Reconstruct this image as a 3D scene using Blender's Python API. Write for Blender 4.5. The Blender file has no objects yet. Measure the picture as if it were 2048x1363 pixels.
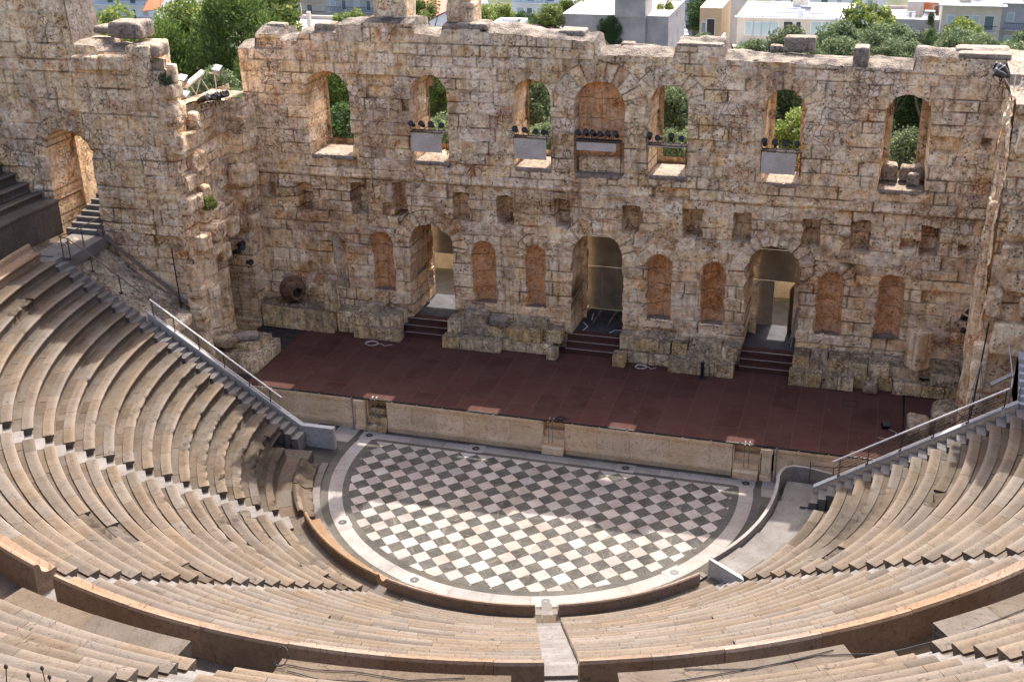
import bpy, math, random
import numpy as np
from mathutils import Vector, Matrix
R = math.radians
scene = bpy.context.scene
col = scene.collection

# ------------------------------------------------------------------ camera
CAM = Vector((13.498, -46.638, 29.090))
YAW, PIT, ROLL = -0.30432195, 0.4281502, -0.02735954
cy_, sy_ = math.cos(YAW), math.sin(YAW)
fwd = Vector((sy_*math.cos(PIT), cy_*math.cos(PIT), -math.sin(PIT)))
rgt = Vector((cy_, -sy_, 0)); upv = rgt.cross(fwd)
r2 = rgt*math.cos(ROLL)+upv*math.sin(ROLL); u2 = -rgt*math.sin(ROLL)+upv*math.cos(ROLL)
cd = bpy.data.cameras.new("camera"); cam = bpy.data.objects.new("camera", cd); col.objects.link(cam)
cam.matrix_world = Matrix(((r2.x, u2.x, -fwd.x, CAM.x), (r2.y, u2.y, -fwd.y, CAM.y), (r2.z, u2.z, -fwd.z, CAM.z), (0, 0, 0, 1)))
cd.sensor_width = 36; cd.lens = 2443.32/2048*36; cd.clip_start = 0.1; cd.clip_end = 3000
scene.camera = cam
# ------------------------------------------------------------------ light
SUN = Vector((0.03, 0.785, 1.0)).normalized()
w = bpy.data.worlds.new("World"); scene.world = w; w.use_nodes = True
nt = w.node_tree; bg = nt.nodes["Background"]
sky = nt.nodes.new("ShaderNodeTexSky"); sky.sky_type = 'NISHITA'; sky.sun_disc = False
sky.air_density = .5; sky.dust_density = 4.0; sky.ozone_density = .1
sky.sun_elevation = math.asin(SUN.z); sky.sun_rotation = math.atan2(SUN.x, SUN.y)
nt.links.new(sky.outputs[0], bg.inputs[0]); bg.inputs[1].default_value = 0.15
sl = bpy.data.lights.new("sun", 'SUN'); sl.energy = 2.15; sl.angle = R(0.53); sl.color = (1.0, 0.95, 0.87)
so = bpy.data.objects.new("sun", sl); so.rotation_euler = SUN.to_track_quat('Z', 'Y').to_euler(); so.location = (0, 40, 60); col.objects.link(so)
vs = scene.view_settings; vs.view_transform = 'Standard'; vs.look = 'None'; vs.gamma = 1; vs.exposure = 1.95
scene.cycles.max_bounces = 8; scene.cycles.diffuse_bounces = 6

# ------------------------------------------------------------------ noise
def _h(i, j, s):
    n = (i.astype(np.int64)*374761393+j.astype(np.int64)*668265263+s*1442695041) & 0xffffffff
    n = ((n ^ (n >> 13))*1274126177) & 0xffffffff
    return ((n ^ (n >> 16)) & 0xffff)/65535.0
def vn(x, y, s=0):
    x = np.asarray(x, float); y = np.asarray(y, float)
    i = np.floor(x); j = np.floor(y); fx = x-i; fy = y-j; i = i.astype(int); j = j.astype(int)
    fx = fx*fx*(3-2*fx); fy = fy*fy*(3-2*fy)
    a = _h(i, j, s); b = _h(i+1, j, s); c = _h(i, j+1, s); d = _h(i+1, j+1, s)
    return (a*(1-fx)+b*fx)*(1-fy)+(c*(1-fx)+d*fx)*fy
def fbm(x, y, s=0, o=4):
    t = 0; a = .5
    for k in range(o): t = t+a*(vn(x*2**k, y*2**k, s+k*17)-.5)*2; a *= .5
    return t

# ------------------------------------------------------------------ materials
def new_mat(name):
    m = bpy.data.materials.new(name); m.use_nodes = True
    return m, m.node_tree, m.node_tree.nodes["Principled BSDF"]
class G:
    def __init__(s, nt): s.nt = nt; s.N = nt.nodes; s.L = nt.links
    def n(s, t, **k):
        x = s.N.new(t)
        for a, b in k.items(): setattr(x, a, b)
        return x
    def pos(s, scale=(1, 1, 1), rot=(0, 0, 0), obj=False):
        if obj: o = s.n('ShaderNodeTexCoord').outputs['Object']
        else: o = s.n('ShaderNodeNewGeometry').outputs['Position']
        m = s.n('ShaderNodeMapping'); m.inputs['Scale'].default_value = scale; m.inputs['Rotation'].default_value = rot
        s.L.new(o, m.inputs[0]); return m.outputs[0]
    def noise(s, v, sc, det=4, rough=.6, dist=0):
        x = s.n('ShaderNodeTexNoise'); x.inputs['Scale'].default_value = sc; x.inputs['Detail'].default_value = det
        x.inputs['Roughness'].default_value = rough; x.inputs['Distortion'].default_value = dist; s.L.new(v, x.inputs['Vector']); return x.outputs[0]
    def vor(s, v, sc, feat='F1', rnd=1):
        x = s.n('ShaderNodeTexVoronoi', feature=feat); x.inputs['Scale'].default_value = sc; x.inputs['Randomness'].default_value = rnd
        s.L.new(v, x.inputs['Vector']); return x
    def ramp(s, f, a, b, lo=0, hi=1):
        x = s.n('ShaderNodeMapRange'); x.inputs[1].default_value = a; x.inputs[2].default_value = b; x.inputs[3].default_value = lo; x.inputs[4].default_value = hi
        s.L.new(f, x.inputs[0]); return x.outputs[0]
    def mix(s, f, a, b, mode='MIX'):
        x = s.n('ShaderNodeMix', data_type='RGBA', blend_type=mode)
        for i, v in ((0, f), (6, a), (7, b)):
            if hasattr(v, 'type') and hasattr(v, 'links'): s.L.new(v, x.inputs[i])
            elif i == 0: x.inputs[0].default_value = v
            else: x.inputs[i].default_value = (*v, 1)
        return x.outputs[2]
    def math(s, op, a, b=0.0, clamp=False):
        x = s.n('ShaderNodeMath', operation=op, use_clamp=clamp)
        for i, v in ((0, a), (1, b)):
            if hasattr(v, 'links'): s.L.new(v, x.inputs[i])
            else: x.inputs[i].default_value = v
        return x.outputs[0]
    def attr(s, name='tint'):
        a = s.n('ShaderNodeAttribute', attribute_name=name); c = s.n('ShaderNodeSeparateColor'); s.L.new(a.outputs['Color'], c.inputs[0]); return c.outputs
    def bump(s, h, strength, dist, bsdf):
        b = s.n('ShaderNodeBump'); b.inputs['Strength'].default_value = strength; b.inputs['Distance'].default_value = dist
        s.L.new(h, b.inputs['Height']); s.L.new(b.outputs[0], bsdf.inputs['Normal'])
    def out(s, c, bsdf): s.L.new(c, bsdf.inputs['Base Color'])

def stone_mat(name, light, mid, rust, dark, crack=1.0, grey=0.0, attr=True, pit=1.0, rustamt=.5, top=0.0, courses=0.0, zone=False):
    m, nt, b = new_mat(name); g = G(nt); p = g.pos()
    warp = g.n('ShaderNodeVectorMath', operation='ADD')
    nz = g.n('ShaderNodeTexNoise'); nz.inputs['Scale'].default_value = 1.3; nz.inputs['Detail'].default_value = 3; g.L.new(p, nz.inputs['Vector'])
    sc = g.n('ShaderNodeVectorMath', operation='SCALE'); sc.inputs['Scale'].default_value = .55; g.L.new(nz.outputs['Color'], sc.inputs[0])
    g.L.new(p, warp.inputs[0]); g.L.new(sc.outputs[0], warp.inputs[1]); wp = warp.outputs[0]
    n1 = g.noise(p, .55, 5, .62); n2 = g.noise(p, 2.4, 5, .65); n3 = g.noise(p, 9, 4, .7); n4 = g.noise(g.pos((1.3, 1.3, .35)), 1.1, 5, .65)
    c = g.mix(g.ramp(n2, .33, .50), mid, light)
    c = g.mix(g.math('MULTIPLY', g.ramp(n1, .53, .68), g.ramp(n3, .38, .58)), c, rust) if rustamt > 0 else c
    c = g.mix(g.math('MULTIPLY', g.ramp(n4, .56, .68), rustamt), c, rust)
    st = g.noise(g.pos((2.2, 2.2, .16)), 1.5, 5, .65); c = g.mix(g.math('MULTIPLY', g.ramp(st, .54, .66), .5), c, tuple(x*.42 for x in mid))
    if grey > 0:
        n5 = g.noise(p, .9, 6, .7)
        c = g.mix(g.math('MULTIPLY', g.ramp(n5, .42, .56), grey), c, dark)
    if top > 0:   # lichen grows on the upward faces
        sx = g.n('ShaderNodeSeparateXYZ'); g.L.new(g.n('ShaderNodeNewGeometry').outputs['Normal'], sx.inputs[0])
        c = g.mix(g.math('MULTIPLY', g.math('MULTIPLY', g.ramp(sx.outputs[2], .3, .8), g.ramp(n3, .3, .5)), top), c, (.13, .11, .095))
        c = g.mix(g.math('MULTIPLY', g.ramp(g.noise(g.pos((2.5, 2.5, .5)), 1.6, 4, .7), .5, .62), .55), c, (.12, .09, .065))
    if attr:
        A = g.attr()
        hs = g.n('ShaderNodeHueSaturation'); g.L.new(c, hs.inputs['Color'])
        g.L.new(g.math('ADD', g.math('MULTIPLY', A[0], .45), .80), hs.inputs['Value'])
        g.L.new(g.math('ADD', g.math('MULTIPLY', A[2], .3), .82), hs.inputs['Saturation']); c = hs.outputs[0]
    if zone: c = g.mix(g.math('MULTIPLY', g.ramp(g.noise(g.pos((1, 1, .7)), .33, 7, .72), .53, .62), .5), c, tuple(x*.6 for x in rust)); c = g.mix(g.math('MULTIPLY', g.ramp(g.noise(p, .8, 6, .75), .54, .64), .5), c, tuple(x*.42 for x in mid))
    if zone:   # neat ashlar low down, patched rubble above
        sq = g.n('ShaderNodeSeparateXYZ'); g.L.new(p, sq.inputs[0]); ZN = g.ramp(sq.outputs[2], 6.8, 8.6, .35, 1)
    else: ZN = 1.0
    # stone by stone changes of colour in the patched rubble
    vc = g.vor(wp, 2.6, 'F1'); cs = g.n('ShaderNodeSeparateColor'); g.L.new(vc.outputs['Color'], cs.inputs[0])
    hv = g.n('ShaderNodeHueSaturation'); g.L.new(c, hv.inputs['Color']); g.L.new(g.ramp(cs.outputs[0], 0, 1, .86, 1.1), hv.inputs['Value']); g.L.new(g.ramp(cs.outputs[1], 0, 1, .92, 1.15), hv.inputs['Saturation']); c = hv.outputs[0]
    n6 = g.noise(p, 5.2, 5, .72); c = g.mix(g.math('MULTIPLY', g.math('MULTIPLY', g.ramp(n6, .52, .62), .62), ZN), c, tuple(x*.40 for x in mid)); c = g.mix(g.math('MULTIPLY', g.ramp(g.noise(p, 3.4, 5, .7), .56, .66), .55), c, tuple(min(1, x*1.12) for x in light))
    # cracks and mortar lines of irregular rubble inside the blocks
    ve = g.vor(wp, 1.0, 'DISTANCE_TO_EDGE').outputs['Distance']
    ve2 = g.vor(wp, 2.6, 'DISTANCE_TO_EDGE').outputs['Distance']
    l1 = g.math('MULTIPLY', g.ramp(ve, .0, .018, .7, 0), g.ramp(g.noise(p, .8, 3, .6), .48, .56)); l2 = g.math('MULTIPLY', g.ramp(ve2, 0, .04, .8, 0), g.ramp(g.noise(p, .38, 4, .6), .53, .58))
    lines = g.math('MULTIPLY', g.math('MULTIPLY', g.math('MAXIMUM', g.math('MULTIPLY', l1, g.ramp(n2, .4, .52)), l2), crack), ZN)
    pv = g.vor(p, 6.0).outputs['Distance']; pits = g.math('MULTIPLY', g.math('MULTIPLY', g.ramp(pv, .14, .38, 1, 0), g.ramp(g.noise(p, 1.6, 4, .7), .48, .58)), pit)
    if courses > 0:
        sz = g.n('ShaderNodeSeparateXYZ'); g.L.new(wp, sz.inputs[0]); pp = g.math('PINGPONG', sz.outputs[2], courses/2); lines = g.math('MAXIMUM', lines, g.math('MULTIPLY', g.ramp(pp, 0, .02, 1, 0), .8))
    dk = g.math('MAXIMUM', g.math('MULTIPLY', lines, .85), g.math('MULTIPLY', pits, .8))  # dark mortar, and the shade of cracks and pits put into the colour
    fine = g.ramp(g.noise(p, 13, 3, .8), .34, .45, .55, 0); dk = g.math('MAXIMUM', dk, g.math('MULTIPLY', fine, g.ramp(n2, .35, .6)))
    if attr: dk = g.math('MAXIMUM', dk, g.math('MULTIPLY', A[1], .9))
    c = g.mix(dk, c, dark); g.out(c, b); b.inputs['Roughness'].default_value = .95; b.inputs['Specular IOR Level'].default_value = .05
    h = g.math('ADD', g.math('MULTIPLY', n2, .5), g.math('MULTIPLY', n3, .35)); h = g.math('SUBTRACT', h, g.math('MULTIPLY', lines, .5)); h = g.math('SUBTRACT', h, g.math('MULTIPLY', pits, .4))
    g.bump(h, .9, .12, b)
    return m
M_WALL = stone_mat('wall_stone', (.95, .745, .50), (.75, .475, .265), (.44, .175, .07), (.035, .016, .007), crack=1.15, zone=True)
M_NICHE = stone_mat('niche_stone', (.88, .52, .29), (.70, .37, .18), (.36, .14, .06), (.07, .03, .014), crack=.3, courses=.95, attr=False, pit=.7)
M_PODIUM = stone_mat('podium_stone', (.95, .73, .44), (.70, .49, .27), (.38, .2, .09), (.05, .033, .02), grey=.25, top=.8)
M_RUBBLE = stone_mat('rubble', (.60, .48, .34), (.32, .23, .15), (.24, .13, .07), (.035, .025, .017), grey=.4, attr=False, crack=1)
M_CAP = stone_mat('wall_top_stone', (.36, .30, .245), (.27, .215, .165), (.2, .12, .07), (.06, .04, .03), crack=.6, attr=False, rustamt=.2)

def marble_mat(name, light, mid, stain, dark, streak=.5, crack=.5, rough=.6, k=.86):
    light, mid, stain = [tuple(x*k for x in q) for q in (light, mid, stain)]
    m, nt, b = new_mat(name); g = G(nt); p = g.pos()
    A = g.attr()
    n1 = g.noise(p, .8, 5, .6); n2 = g.noise(g.pos((1, 1, 1), (0, 0, .7)), 3.2, 5, .65, 1.2)
    # veins run in a direction of their own in every slab
    cx = g.n('ShaderNodeCombineXYZ'); g.L.new(g.math('MULTIPLY', A[2], 6.3), cx.inputs[2])
    vr = g.n('ShaderNodeVectorRotate', rotation_type='Z_AXIS'); g.L.new(p, vr.inputs['Vector']); g.L.new(g.math('MULTIPLY', A[2], 6.3), vr.inputs['Angle'])
    mp = g.n('ShaderNodeMapping'); mp.inputs['Scale'].default_value = (.8, 7, 4); g.L.new(vr.outputs[0], mp.inputs[0])
    n3 = g.noise(mp.outputs[0], 1.6, 5, .65, .6)
    c = g.mix(g.ramp(n1, .35, .62), mid, light)
    c = g.mix(g.math('MULTIPLY', g.ramp(n3, .54, .68), streak), c, stain)
    c = g.mix(g.math('MULTIPLY', g.ramp(n2, .60, .74), streak*.8), c, stain)
    bl = g.math('MULTIPLY', g.ramp(g.noise(p, 5.5, 5, .75), .55, .68), streak*.6)
    c = g.mix(bl, c, stain)
    c = g.mix(g.math('MULTIPLY', g.math('MULTIPLY', A[1], -1.0), .8, True), c, tuple(min(.8, x*1.75) for x in light))  # negative green channel: edge highlight of the nosing put into the colour
    hs = g.n('ShaderNodeHueSaturation'); g.L.new(c, hs.inputs['Color'])
    g.L.new(g.math('ADD', g.math('MULTIPLY', A[0], .3), .86), hs.inputs['Value']); g.L.new(g.math('ADD', g.math('MULTIPLY', A[2], .45), .8), hs.inputs['Saturation']); c = hs.outputs[0]
    wv_n = g.n('ShaderNodeTexNoise'); wv_n.inputs['Scale'].default_value = 2.5; g.L.new(p, wv_n.inputs['Vector']); wa = g.n('ShaderNodeVectorMath', operation='ADD'); g.L.new(p, wa.inputs[0]); g.L.new(wv_n.outputs['Color'], wa.inputs[1])
    ve = g.vor(wa.outputs[0], .55, 'DISTANCE_TO_EDGE').outputs['Distance']
    ln = g.math('MULTIPLY', g.math('MULTIPLY', g.ramp(ve, 0, .010, 1, 0), g.ramp(n1, .5, .56)), crack)
    sp = g.math('MULTIPLY', g.ramp(g.noise(p, 13, 3, .8), .58, .68), .55)
    dk = g.math('MAXIMUM', g.math('MAXIMUM', ln, g.math('MULTIPLY', A[1], .85)), sp)
    c = g.mix(dk, c, dark); g.out(c, b); b.inputs['Roughness'].default_value = max(rough, .7); b.inputs['Specular IOR Level'].default_value = .06
    g.bump(g.math('ADD', g.math('MULTIPLY', n2, .4), g.math('MULTIPLY', g.noise(p, 14, 4, .7), .5)), .5, .04, b)
    return m
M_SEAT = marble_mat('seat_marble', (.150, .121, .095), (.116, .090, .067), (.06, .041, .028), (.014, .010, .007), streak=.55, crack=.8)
M_BACK = marble_mat('backrest_marble', (.30, .215, .155), (.235, .162, .112), (.135, .088, .058), (.03, .018, .011), streak=.7, crack=.6)
M_STEP = marble_mat('step_marble', (.22, .2, .182), (.155, .136, .12), (.085, .07, .058), (.035, .028, .022), streak=.4)
M_WHITE = marble_mat('white_marble', (.36, .325, .295), (.28, .25, .225), (.17, .145, .125), (.055, .045, .038), streak=.45, crack=.6, rough=.45)
M_TILEW = marble_mat('white_tile', (.42, .375, .335), (.32, .275, .24), (.23, .17, .128), (.07, .05, .04), streak=.4, crack=.8, rough=.45)
M_TILEG = marble_mat('grey_tile', (.105, .10, .088), (.06, .057, .052), (.21, .175, .135), (.014, .012, .011), streak=.75, crack=.6, rough=.45)
M_GREYRING = marble_mat('grey_band', (.12, .11, .092), (.075, .07, .062), (.16, .13, .10), (.02, .017, .015), streak=.6, rough=.55)
M_COPING = marble_mat('coping_marble', (.55, .54, .53), (.45, .435, .42), (.28, .25, .23), (.12, .1, .09), streak=.6, crack=.4, rough=.4)
M_FRONT = marble_mat('front_marble', (.88, .70, .49), (.72, .54, .35), (.42, .25, .13), (.08, .05, .03), streak=.7, crack=.6, k=1)

def plain(name, c, rough=.6, metal=0, var=.25, sc=4, bump=.2, obj=False):
    m, nt, b = new_mat(name); g = G(nt); p = g.pos(obj=obj)
    n = g.noise(p, sc, 5, .65)
    c1 = tuple(x*(1-var) for x in c); c2 = tuple(min(1, x*(1+var)) for x in c)
    g.out(g.mix(g.ramp(n, .35, .65), c1, c2), b); b.inputs['Roughness'].default_value = rough; b.inputs['Metallic'].default_value = metal
    if bump: g.bump(n, bump, .02, b)
    return m
M_BLACK = plain('black_metal', (.012, .012, .014), .45, 0, .3)
M_STEEL = plain('brushed_steel', (.75, .72, .68), .35, .4, .15, 9)
M_GREYMETAL = plain('grey_steel', (.30, .30, .32), .45, .6, .15)
M_BRONZE = plain('brown_steel', (.13, .09, .07), .5, .5, .2)
M_DARKEARTH = plain('dark_earth', (.035, .028, .022), .95, 0, .6, 3, .8)
m, nt_, b_ = new_mat('worn_white_board'); g = G(nt_); p = g.pos()
c = g.mix(g.ramp(g.noise(p, 1.5, 4), .35, .65), (.5, .44, .38), (.62, .56, .50)); c = g.mix(g.ramp(g.vor(p, 11).outputs['Distance'], .1, .24, .8, 0), c, (.08, .045, .03)); g.out(c, b_); b_.inputs['Roughness'].default_value = .8; M_PANELW = m
M_STUCCO = plain('stucco_grey', (.40, .36, .35), .9, 0, .18, .5)
M_WHITEP = plain('white_paint', (.78, .80, .83), .7, 0, .06, .6)
M_CREAM = plain('cream_paint', (.60, .54, .44), .8, 0, .1, .5)
M_TAN = plain('tan_paint', (.55, .40, .24), .8, 0, .1, .5)
M_ORANGE = plain('orange_paint', (.62, .2, .08), .7, 0, .1, .5)
M_GREY = plain('grey_paint', (.42, .42, .44), .8, 0, .1, .5)
M_TILES = plain('red_roof', (.42, .14, .09), .85, 0, .3, 3)
M_TERRACOTTA = plain('terracotta', (.16, .085, .05), .9, 0, .6, 4, .6)
M_ASPHALT = plain('asphalt', (.20, .19, .19), .9, 0, .15, .5)
M_BARK = plain('bark', (.10, .075, .05), .95, 0, .4, 6, .6)
M_TURQ = plain('turquoise_sheet', (.16, .42, .42), .5, 0, .1)
M_AWN = plain('awning_white', (.7, .75, .76), .7, 0, .1)
M_PLANK = plain('wood_board', (.20, .12, .07), .8, 0, .3, 5)
M_DKFLOOR = plain('dark_floor', (.06, .06, .065), .9, 0, .3, 2)
M_CORD = plain('black_cable', (.01, .01, .012), .6, 0, .1)
M_ROPE = plain('pale_rope', (.5, .45, .4), .9, 0, .2, 30)
M_STALK = plain('dry_stalk', (.05, .03, .02), .9, 0, .3)
m, nt_, b_ = new_mat('window_glass'); g = G(nt_); b_.inputs['Base Color'].default_value = (.10, .16, .18, 1); b_.inputs['Roughness'].default_value = .08; b_.inputs['Specular IOR Level'].default_value = .8; M_GLASS = m
m, nt_, b_ = new_mat('pale_curtain_glass'); b_.inputs['Base Color'].default_value = (.42, .52, .52, 1); b_.inputs['Roughness'].default_value = .15; M_CURT = m
# weathered board used for the door screens
m, nt_, b_ = new_mat('screen_board'); g = G(nt_); p = g.pos()
c = g.mix(g.ramp(g.noise(p, 1.2, 4), .35, .65), (.21, .185, .145), (.33, .29, .225)); sp = g.ramp(g.noise(p, 11, 4, .8), .56, .66)
c = g.mix(g.math('MULTIPLY', sp, .6), c, (.5, .42, .3)); g.out(c, b_); b_.inputs['Roughness'].default_value = .9; g.bump(g.noise(p, 30), .3, .02, b_); M_SCREEN = m
# stage boards: reddish brown sheets with thin joints, scuffs and chips of paint
m, nt_, b_ = new_mat('stage_boards'); g = G(nt_); p = g.pos()
bk = g.n('ShaderNodeTexBrick'); bk.offset = .5; bk.inputs['Scale'].default_value = 1; bk.inputs['Mortar Size'].default_value = .008; bk.inputs['Brick Width'].default_value = 2.44; bk.inputs['Row Height'].default_value = 1.22
bk.inputs['Color1'].default_value = (.058, .024, .0185, 1); bk.inputs['Color2'].default_value = (.088, .038, .030, 1); bk.inputs['Mortar'].default_value = (.16, .09, .07, 1)
mp = g.n('ShaderNodeMapping'); mp.inputs['Rotation'].default_value = (0, 0, R(90)); g.L.new(p, mp.inputs[0]); g.L.new(mp.outputs[0], bk.inputs['Vector'])
c = g.mix(g.ramp(g.noise(p, .7, 5, .7), .35, .7, 0, .8), bk.outputs[0], (.10, .052, .042), 'MIX')
c = g.mix(g.math('MULTIPLY', g.ramp(g.noise(g.pos((1, 6, 1)), 2.5, 5, .7), .55, .75), .25), c, (.12, .07, .055))
wv = g.vor(p, 1.7).outputs['Distance']; c = g.mix(g.ramp(wv, .025, .04, .8, 0), c, (.5, .42, .38))
g.out(c, b_); b_.inputs['Roughness'].default_value = .85; b_.inputs['Specular IOR Level'].default_value = .08; g.bump(g.noise(p, 9), .2, .01, b_); M_STAGE = m
# ground outside the theatre
m, nt_, b_ = new_mat('city_ground'); g = G(nt_); p = g.pos()
c = g.mix(g.ramp(g.noise(p, .12, 6, .7), .4, .6), (.035, .05, .018), (.11, .10, .05)); c = g.mix(g.math('MULTIPLY', g.ramp(g.noise(p, .9, 5, .8), .55, .7), .6), c, (.2, .17, .12))
g.out(c, b_); b_.inputs['Roughness'].default_value = 1; g.bump(g.noise(p, 2, 6), .8, .5, b_); M_GROUND = m
m, nt_, b_ = new_mat('gravel_top'); g = G(nt_); p = g.pos()
v = g.vor(p, 14); c = g.mix(g.ramp(v.outputs['Distance'], .1, .5), (.26, .22, .19), (.05, .04, .032)); c = g.mix(g.ramp(g.noise(p, 1.5), .4, .65, 0, .6), c, (.42, .34, .26)); g.out(c, b_); b_.inputs['Roughness'].default_value = 1
g.bump(g.math('SUBTRACT', 1.0, v.outputs['Distance']), .8, .06, b_); M_GRAVEL = m

def leaf_mat(name, c1, c2, c3):
    m, nt, b = new_mat(name); g = G(nt); A = g.attr(); oi = g.n('ShaderNodeObjectInfo')
    c = g.mix(A[0], c1, c2); c = g.mix(g.math('MULTIPLY', g.ramp(A[1], .6, 1), .8), c, c3)
    hs = g.n('ShaderNodeHueSaturation'); g.L.new(c, hs.inputs['Color']); g.L.new(g.ramp(oi.outputs['Random'], 0, 1, .8, 1.2), hs.inputs['Value'])
    g.L.new(hs.outputs[0], b.inputs['Base Color']); b.inputs['Roughness'].default_value = .7
    tr = g.n('ShaderNodeBsdfTranslucent'); g.L.new(hs.outputs[0], tr.inputs[0]); ms = g.n('ShaderNodeMixShader'); ms.inputs[0].default_value = .35
    g.L.new(b.outputs[0], ms.inputs[1]); g.L.new(tr.outputs[0], ms.inputs[2]); g.L.new(ms.outputs[0], nt.nodes['Material Output'].inputs[0])
    return m
M_PINE = leaf_mat('pine_needles', (.03, .065, .014), (.11, .18, .035), (.25, .33, .08))
M_YEL = leaf_mat('yellow_green_leaves', (.07, .11, .018), (.19, .25, .05), (.36, .38, .11))
M_OLIVE = leaf_mat('olive_leaves', (.05, .08, .03), (.14, .19, .08), (.28, .33, .17))
M_DKGREEN = leaf_mat('dark_leaves', (.02, .045, .012), (.05, .10, .025), (.12, .19, .05))
M_PINK = leaf_mat('pink_blossom', (.3, .08, .22), (.45, .15, .38), (.1, .14, .04))

# ------------------------------------------------------------------ mesh helpers
def mk(name, V, F, mats, parent=None, smooth=False, tint=None, mi=None, base=None):
    """one mesh object from world-space vertices; origin at the parent or at base"""
    V = np.asarray(V, float)
    off = np.array(parent['_w'] if parent is not None else (base if base is not None else (0, 0, 0)))
    me = bpy.data.meshes.new(name); me.from_pydata((V-off).tolist(), [], F if isinstance(F, list) else F.tolist())
    for m in (mats if isinstance(mats, (list, tuple)) else [mats]): me.materials.append(m)
    if tint is not None:
        a = me.color_attributes.new('tint', 'FLOAT_COLOR', 'POINT'); t = np.ones((len(V), 4)); t[:, :3] = tint; a.data.foreach_set('color', t.ravel())
    if mi is not None: me.polygons.foreach_set('material_index', np.asarray(mi, dtype=np.int32))
    if smooth: me.polygons.foreach_set('use_smooth', np.ones(len(me.polygons), bool))
    me.update()
    o = bpy.data.objects.new(name, me); col.objects.link(o)
    if parent is not None: o.parent = parent
    else: o.location = off; o['_w'] = tuple(float(x) for x in off)
    return o
def tag(o, label, cat, group=None, kind=None):
    if label: o['label'] = label
    if cat: o['category'] = cat
    if group: o['group'] = group
    if kind: o['kind'] = kind
    return o
def thing(name, label, cat, loc, group=None):
    e = bpy.data.objects.new(name, None); col.objects.link(e); e.location = loc; e['_w'] = tuple(float(x) for x in loc); e.empty_display_size = .3
    return tag(e, label, cat, group)
class MB:
    def __init__(s): s.V = []; s.F = []; s.T = []; s.MI = []
    def add(s, V, F, t=(.5, 0, .5), mi=0):
        n = len(s.V); s.V += [tuple(v) for v in V]; s.F += [tuple(i+n for i in f) for f in F]; s.T += [t]*len(V); s.MI += [mi]*len(F); return s
    def box(s, c, d, rz=0, t=(.5, 0, .5), mi=0, tilt=None, taper=1.0):
        x, y, z = d[0]/2, d[1]/2, d[2]/2
        P = [(-x, -y, -z), (x, -y, -z), (x, y, -z), (-x, y, -z)]+[(a*taper, b*taper, z) for a, b in ((-x, -y), (x, -y), (x, y), (-x, y))]
        Mx = Matrix.Rotation(rz, 3, 'Z')
        if tilt: Mx = Mx @ Matrix.Rotation(tilt[0], 3, 'X') @ Matrix.Rotation(tilt[1], 3, 'Y')
        V = [Mx @ Vector(q)+Vector(c) for q in P]
        return s.add(V, [(0, 3, 2, 1), (4, 5, 6, 7), (0, 1, 5, 4), (1, 2, 6, 5), (2, 3, 7, 6), (3, 0, 4, 7)], t, mi)
    def b2(s, x0, x1, y0, y1, z0, z1, **k): return s.box(((x0+x1)/2, (y0+y1)/2, (z0+z1)/2), (abs(x1-x0), abs(y1-y0), abs(z1-z0)), **k)
    def tube(s, pts, r, n=8, t=(.5, 0, .5), mi=0, r2=None):
        pts = [Vector(p) for p in pts]; rings = []
        for i, p in enumerate(pts):
            d = (pts[min(i+1, len(pts)-1)]-pts[max(i-1, 0)]).normalized()
            a = d.cross(Vector((0, 0, 1)));
            if a.length < .05: a = d.cross(Vector((1, 0, 0)))
            a.normalize(); b = d.cross(a); rr = r if r2 is None else r+(r2-r)*i/(len(pts)-1)
            rings.append([p+a*rr*math.cos(2*math.pi*k/n)+b*rr*math.sin(2*math.pi*k/n) for k in range(n)])
        V = [v for q in rings for v in q]; F = []
        for i in range(len(pts)-1):
            for k in range(n): F.append((i*n+k, i*n+(k+1) % n, (i+1)*n+(k+1) % n, (i+1)*n+k))
        F.append(tuple(range(n-1, -1, -1))); F.append(tuple((len(pts)-1)*n+k for k in range(n)))
        return s.add(V, F, t, mi)
    def lathe(s, prof, M, n=20, t=(.5, 0, .5), mi=0):
        V = [];F = []
        for r, z in prof:
            for k in range(n): V.append(M @ Vector((r*math.cos(2*math.pi*k/n), r*math.sin(2*math.pi*k/n), z)))
        for i in range(len(prof)-1):
            for k in range(n): F.append((i*n+k, i*n+(k+1) % n, (i+1)*n+(k+1) % n, (i+1)*n+k))
        return s.add(V, F, t, mi)
    def build(s, name, mats, parent=None, smooth=False, base=None): return mk(name, s.V, s.F, mats, parent, smooth, np.array(s.T), s.MI, base)

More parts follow.
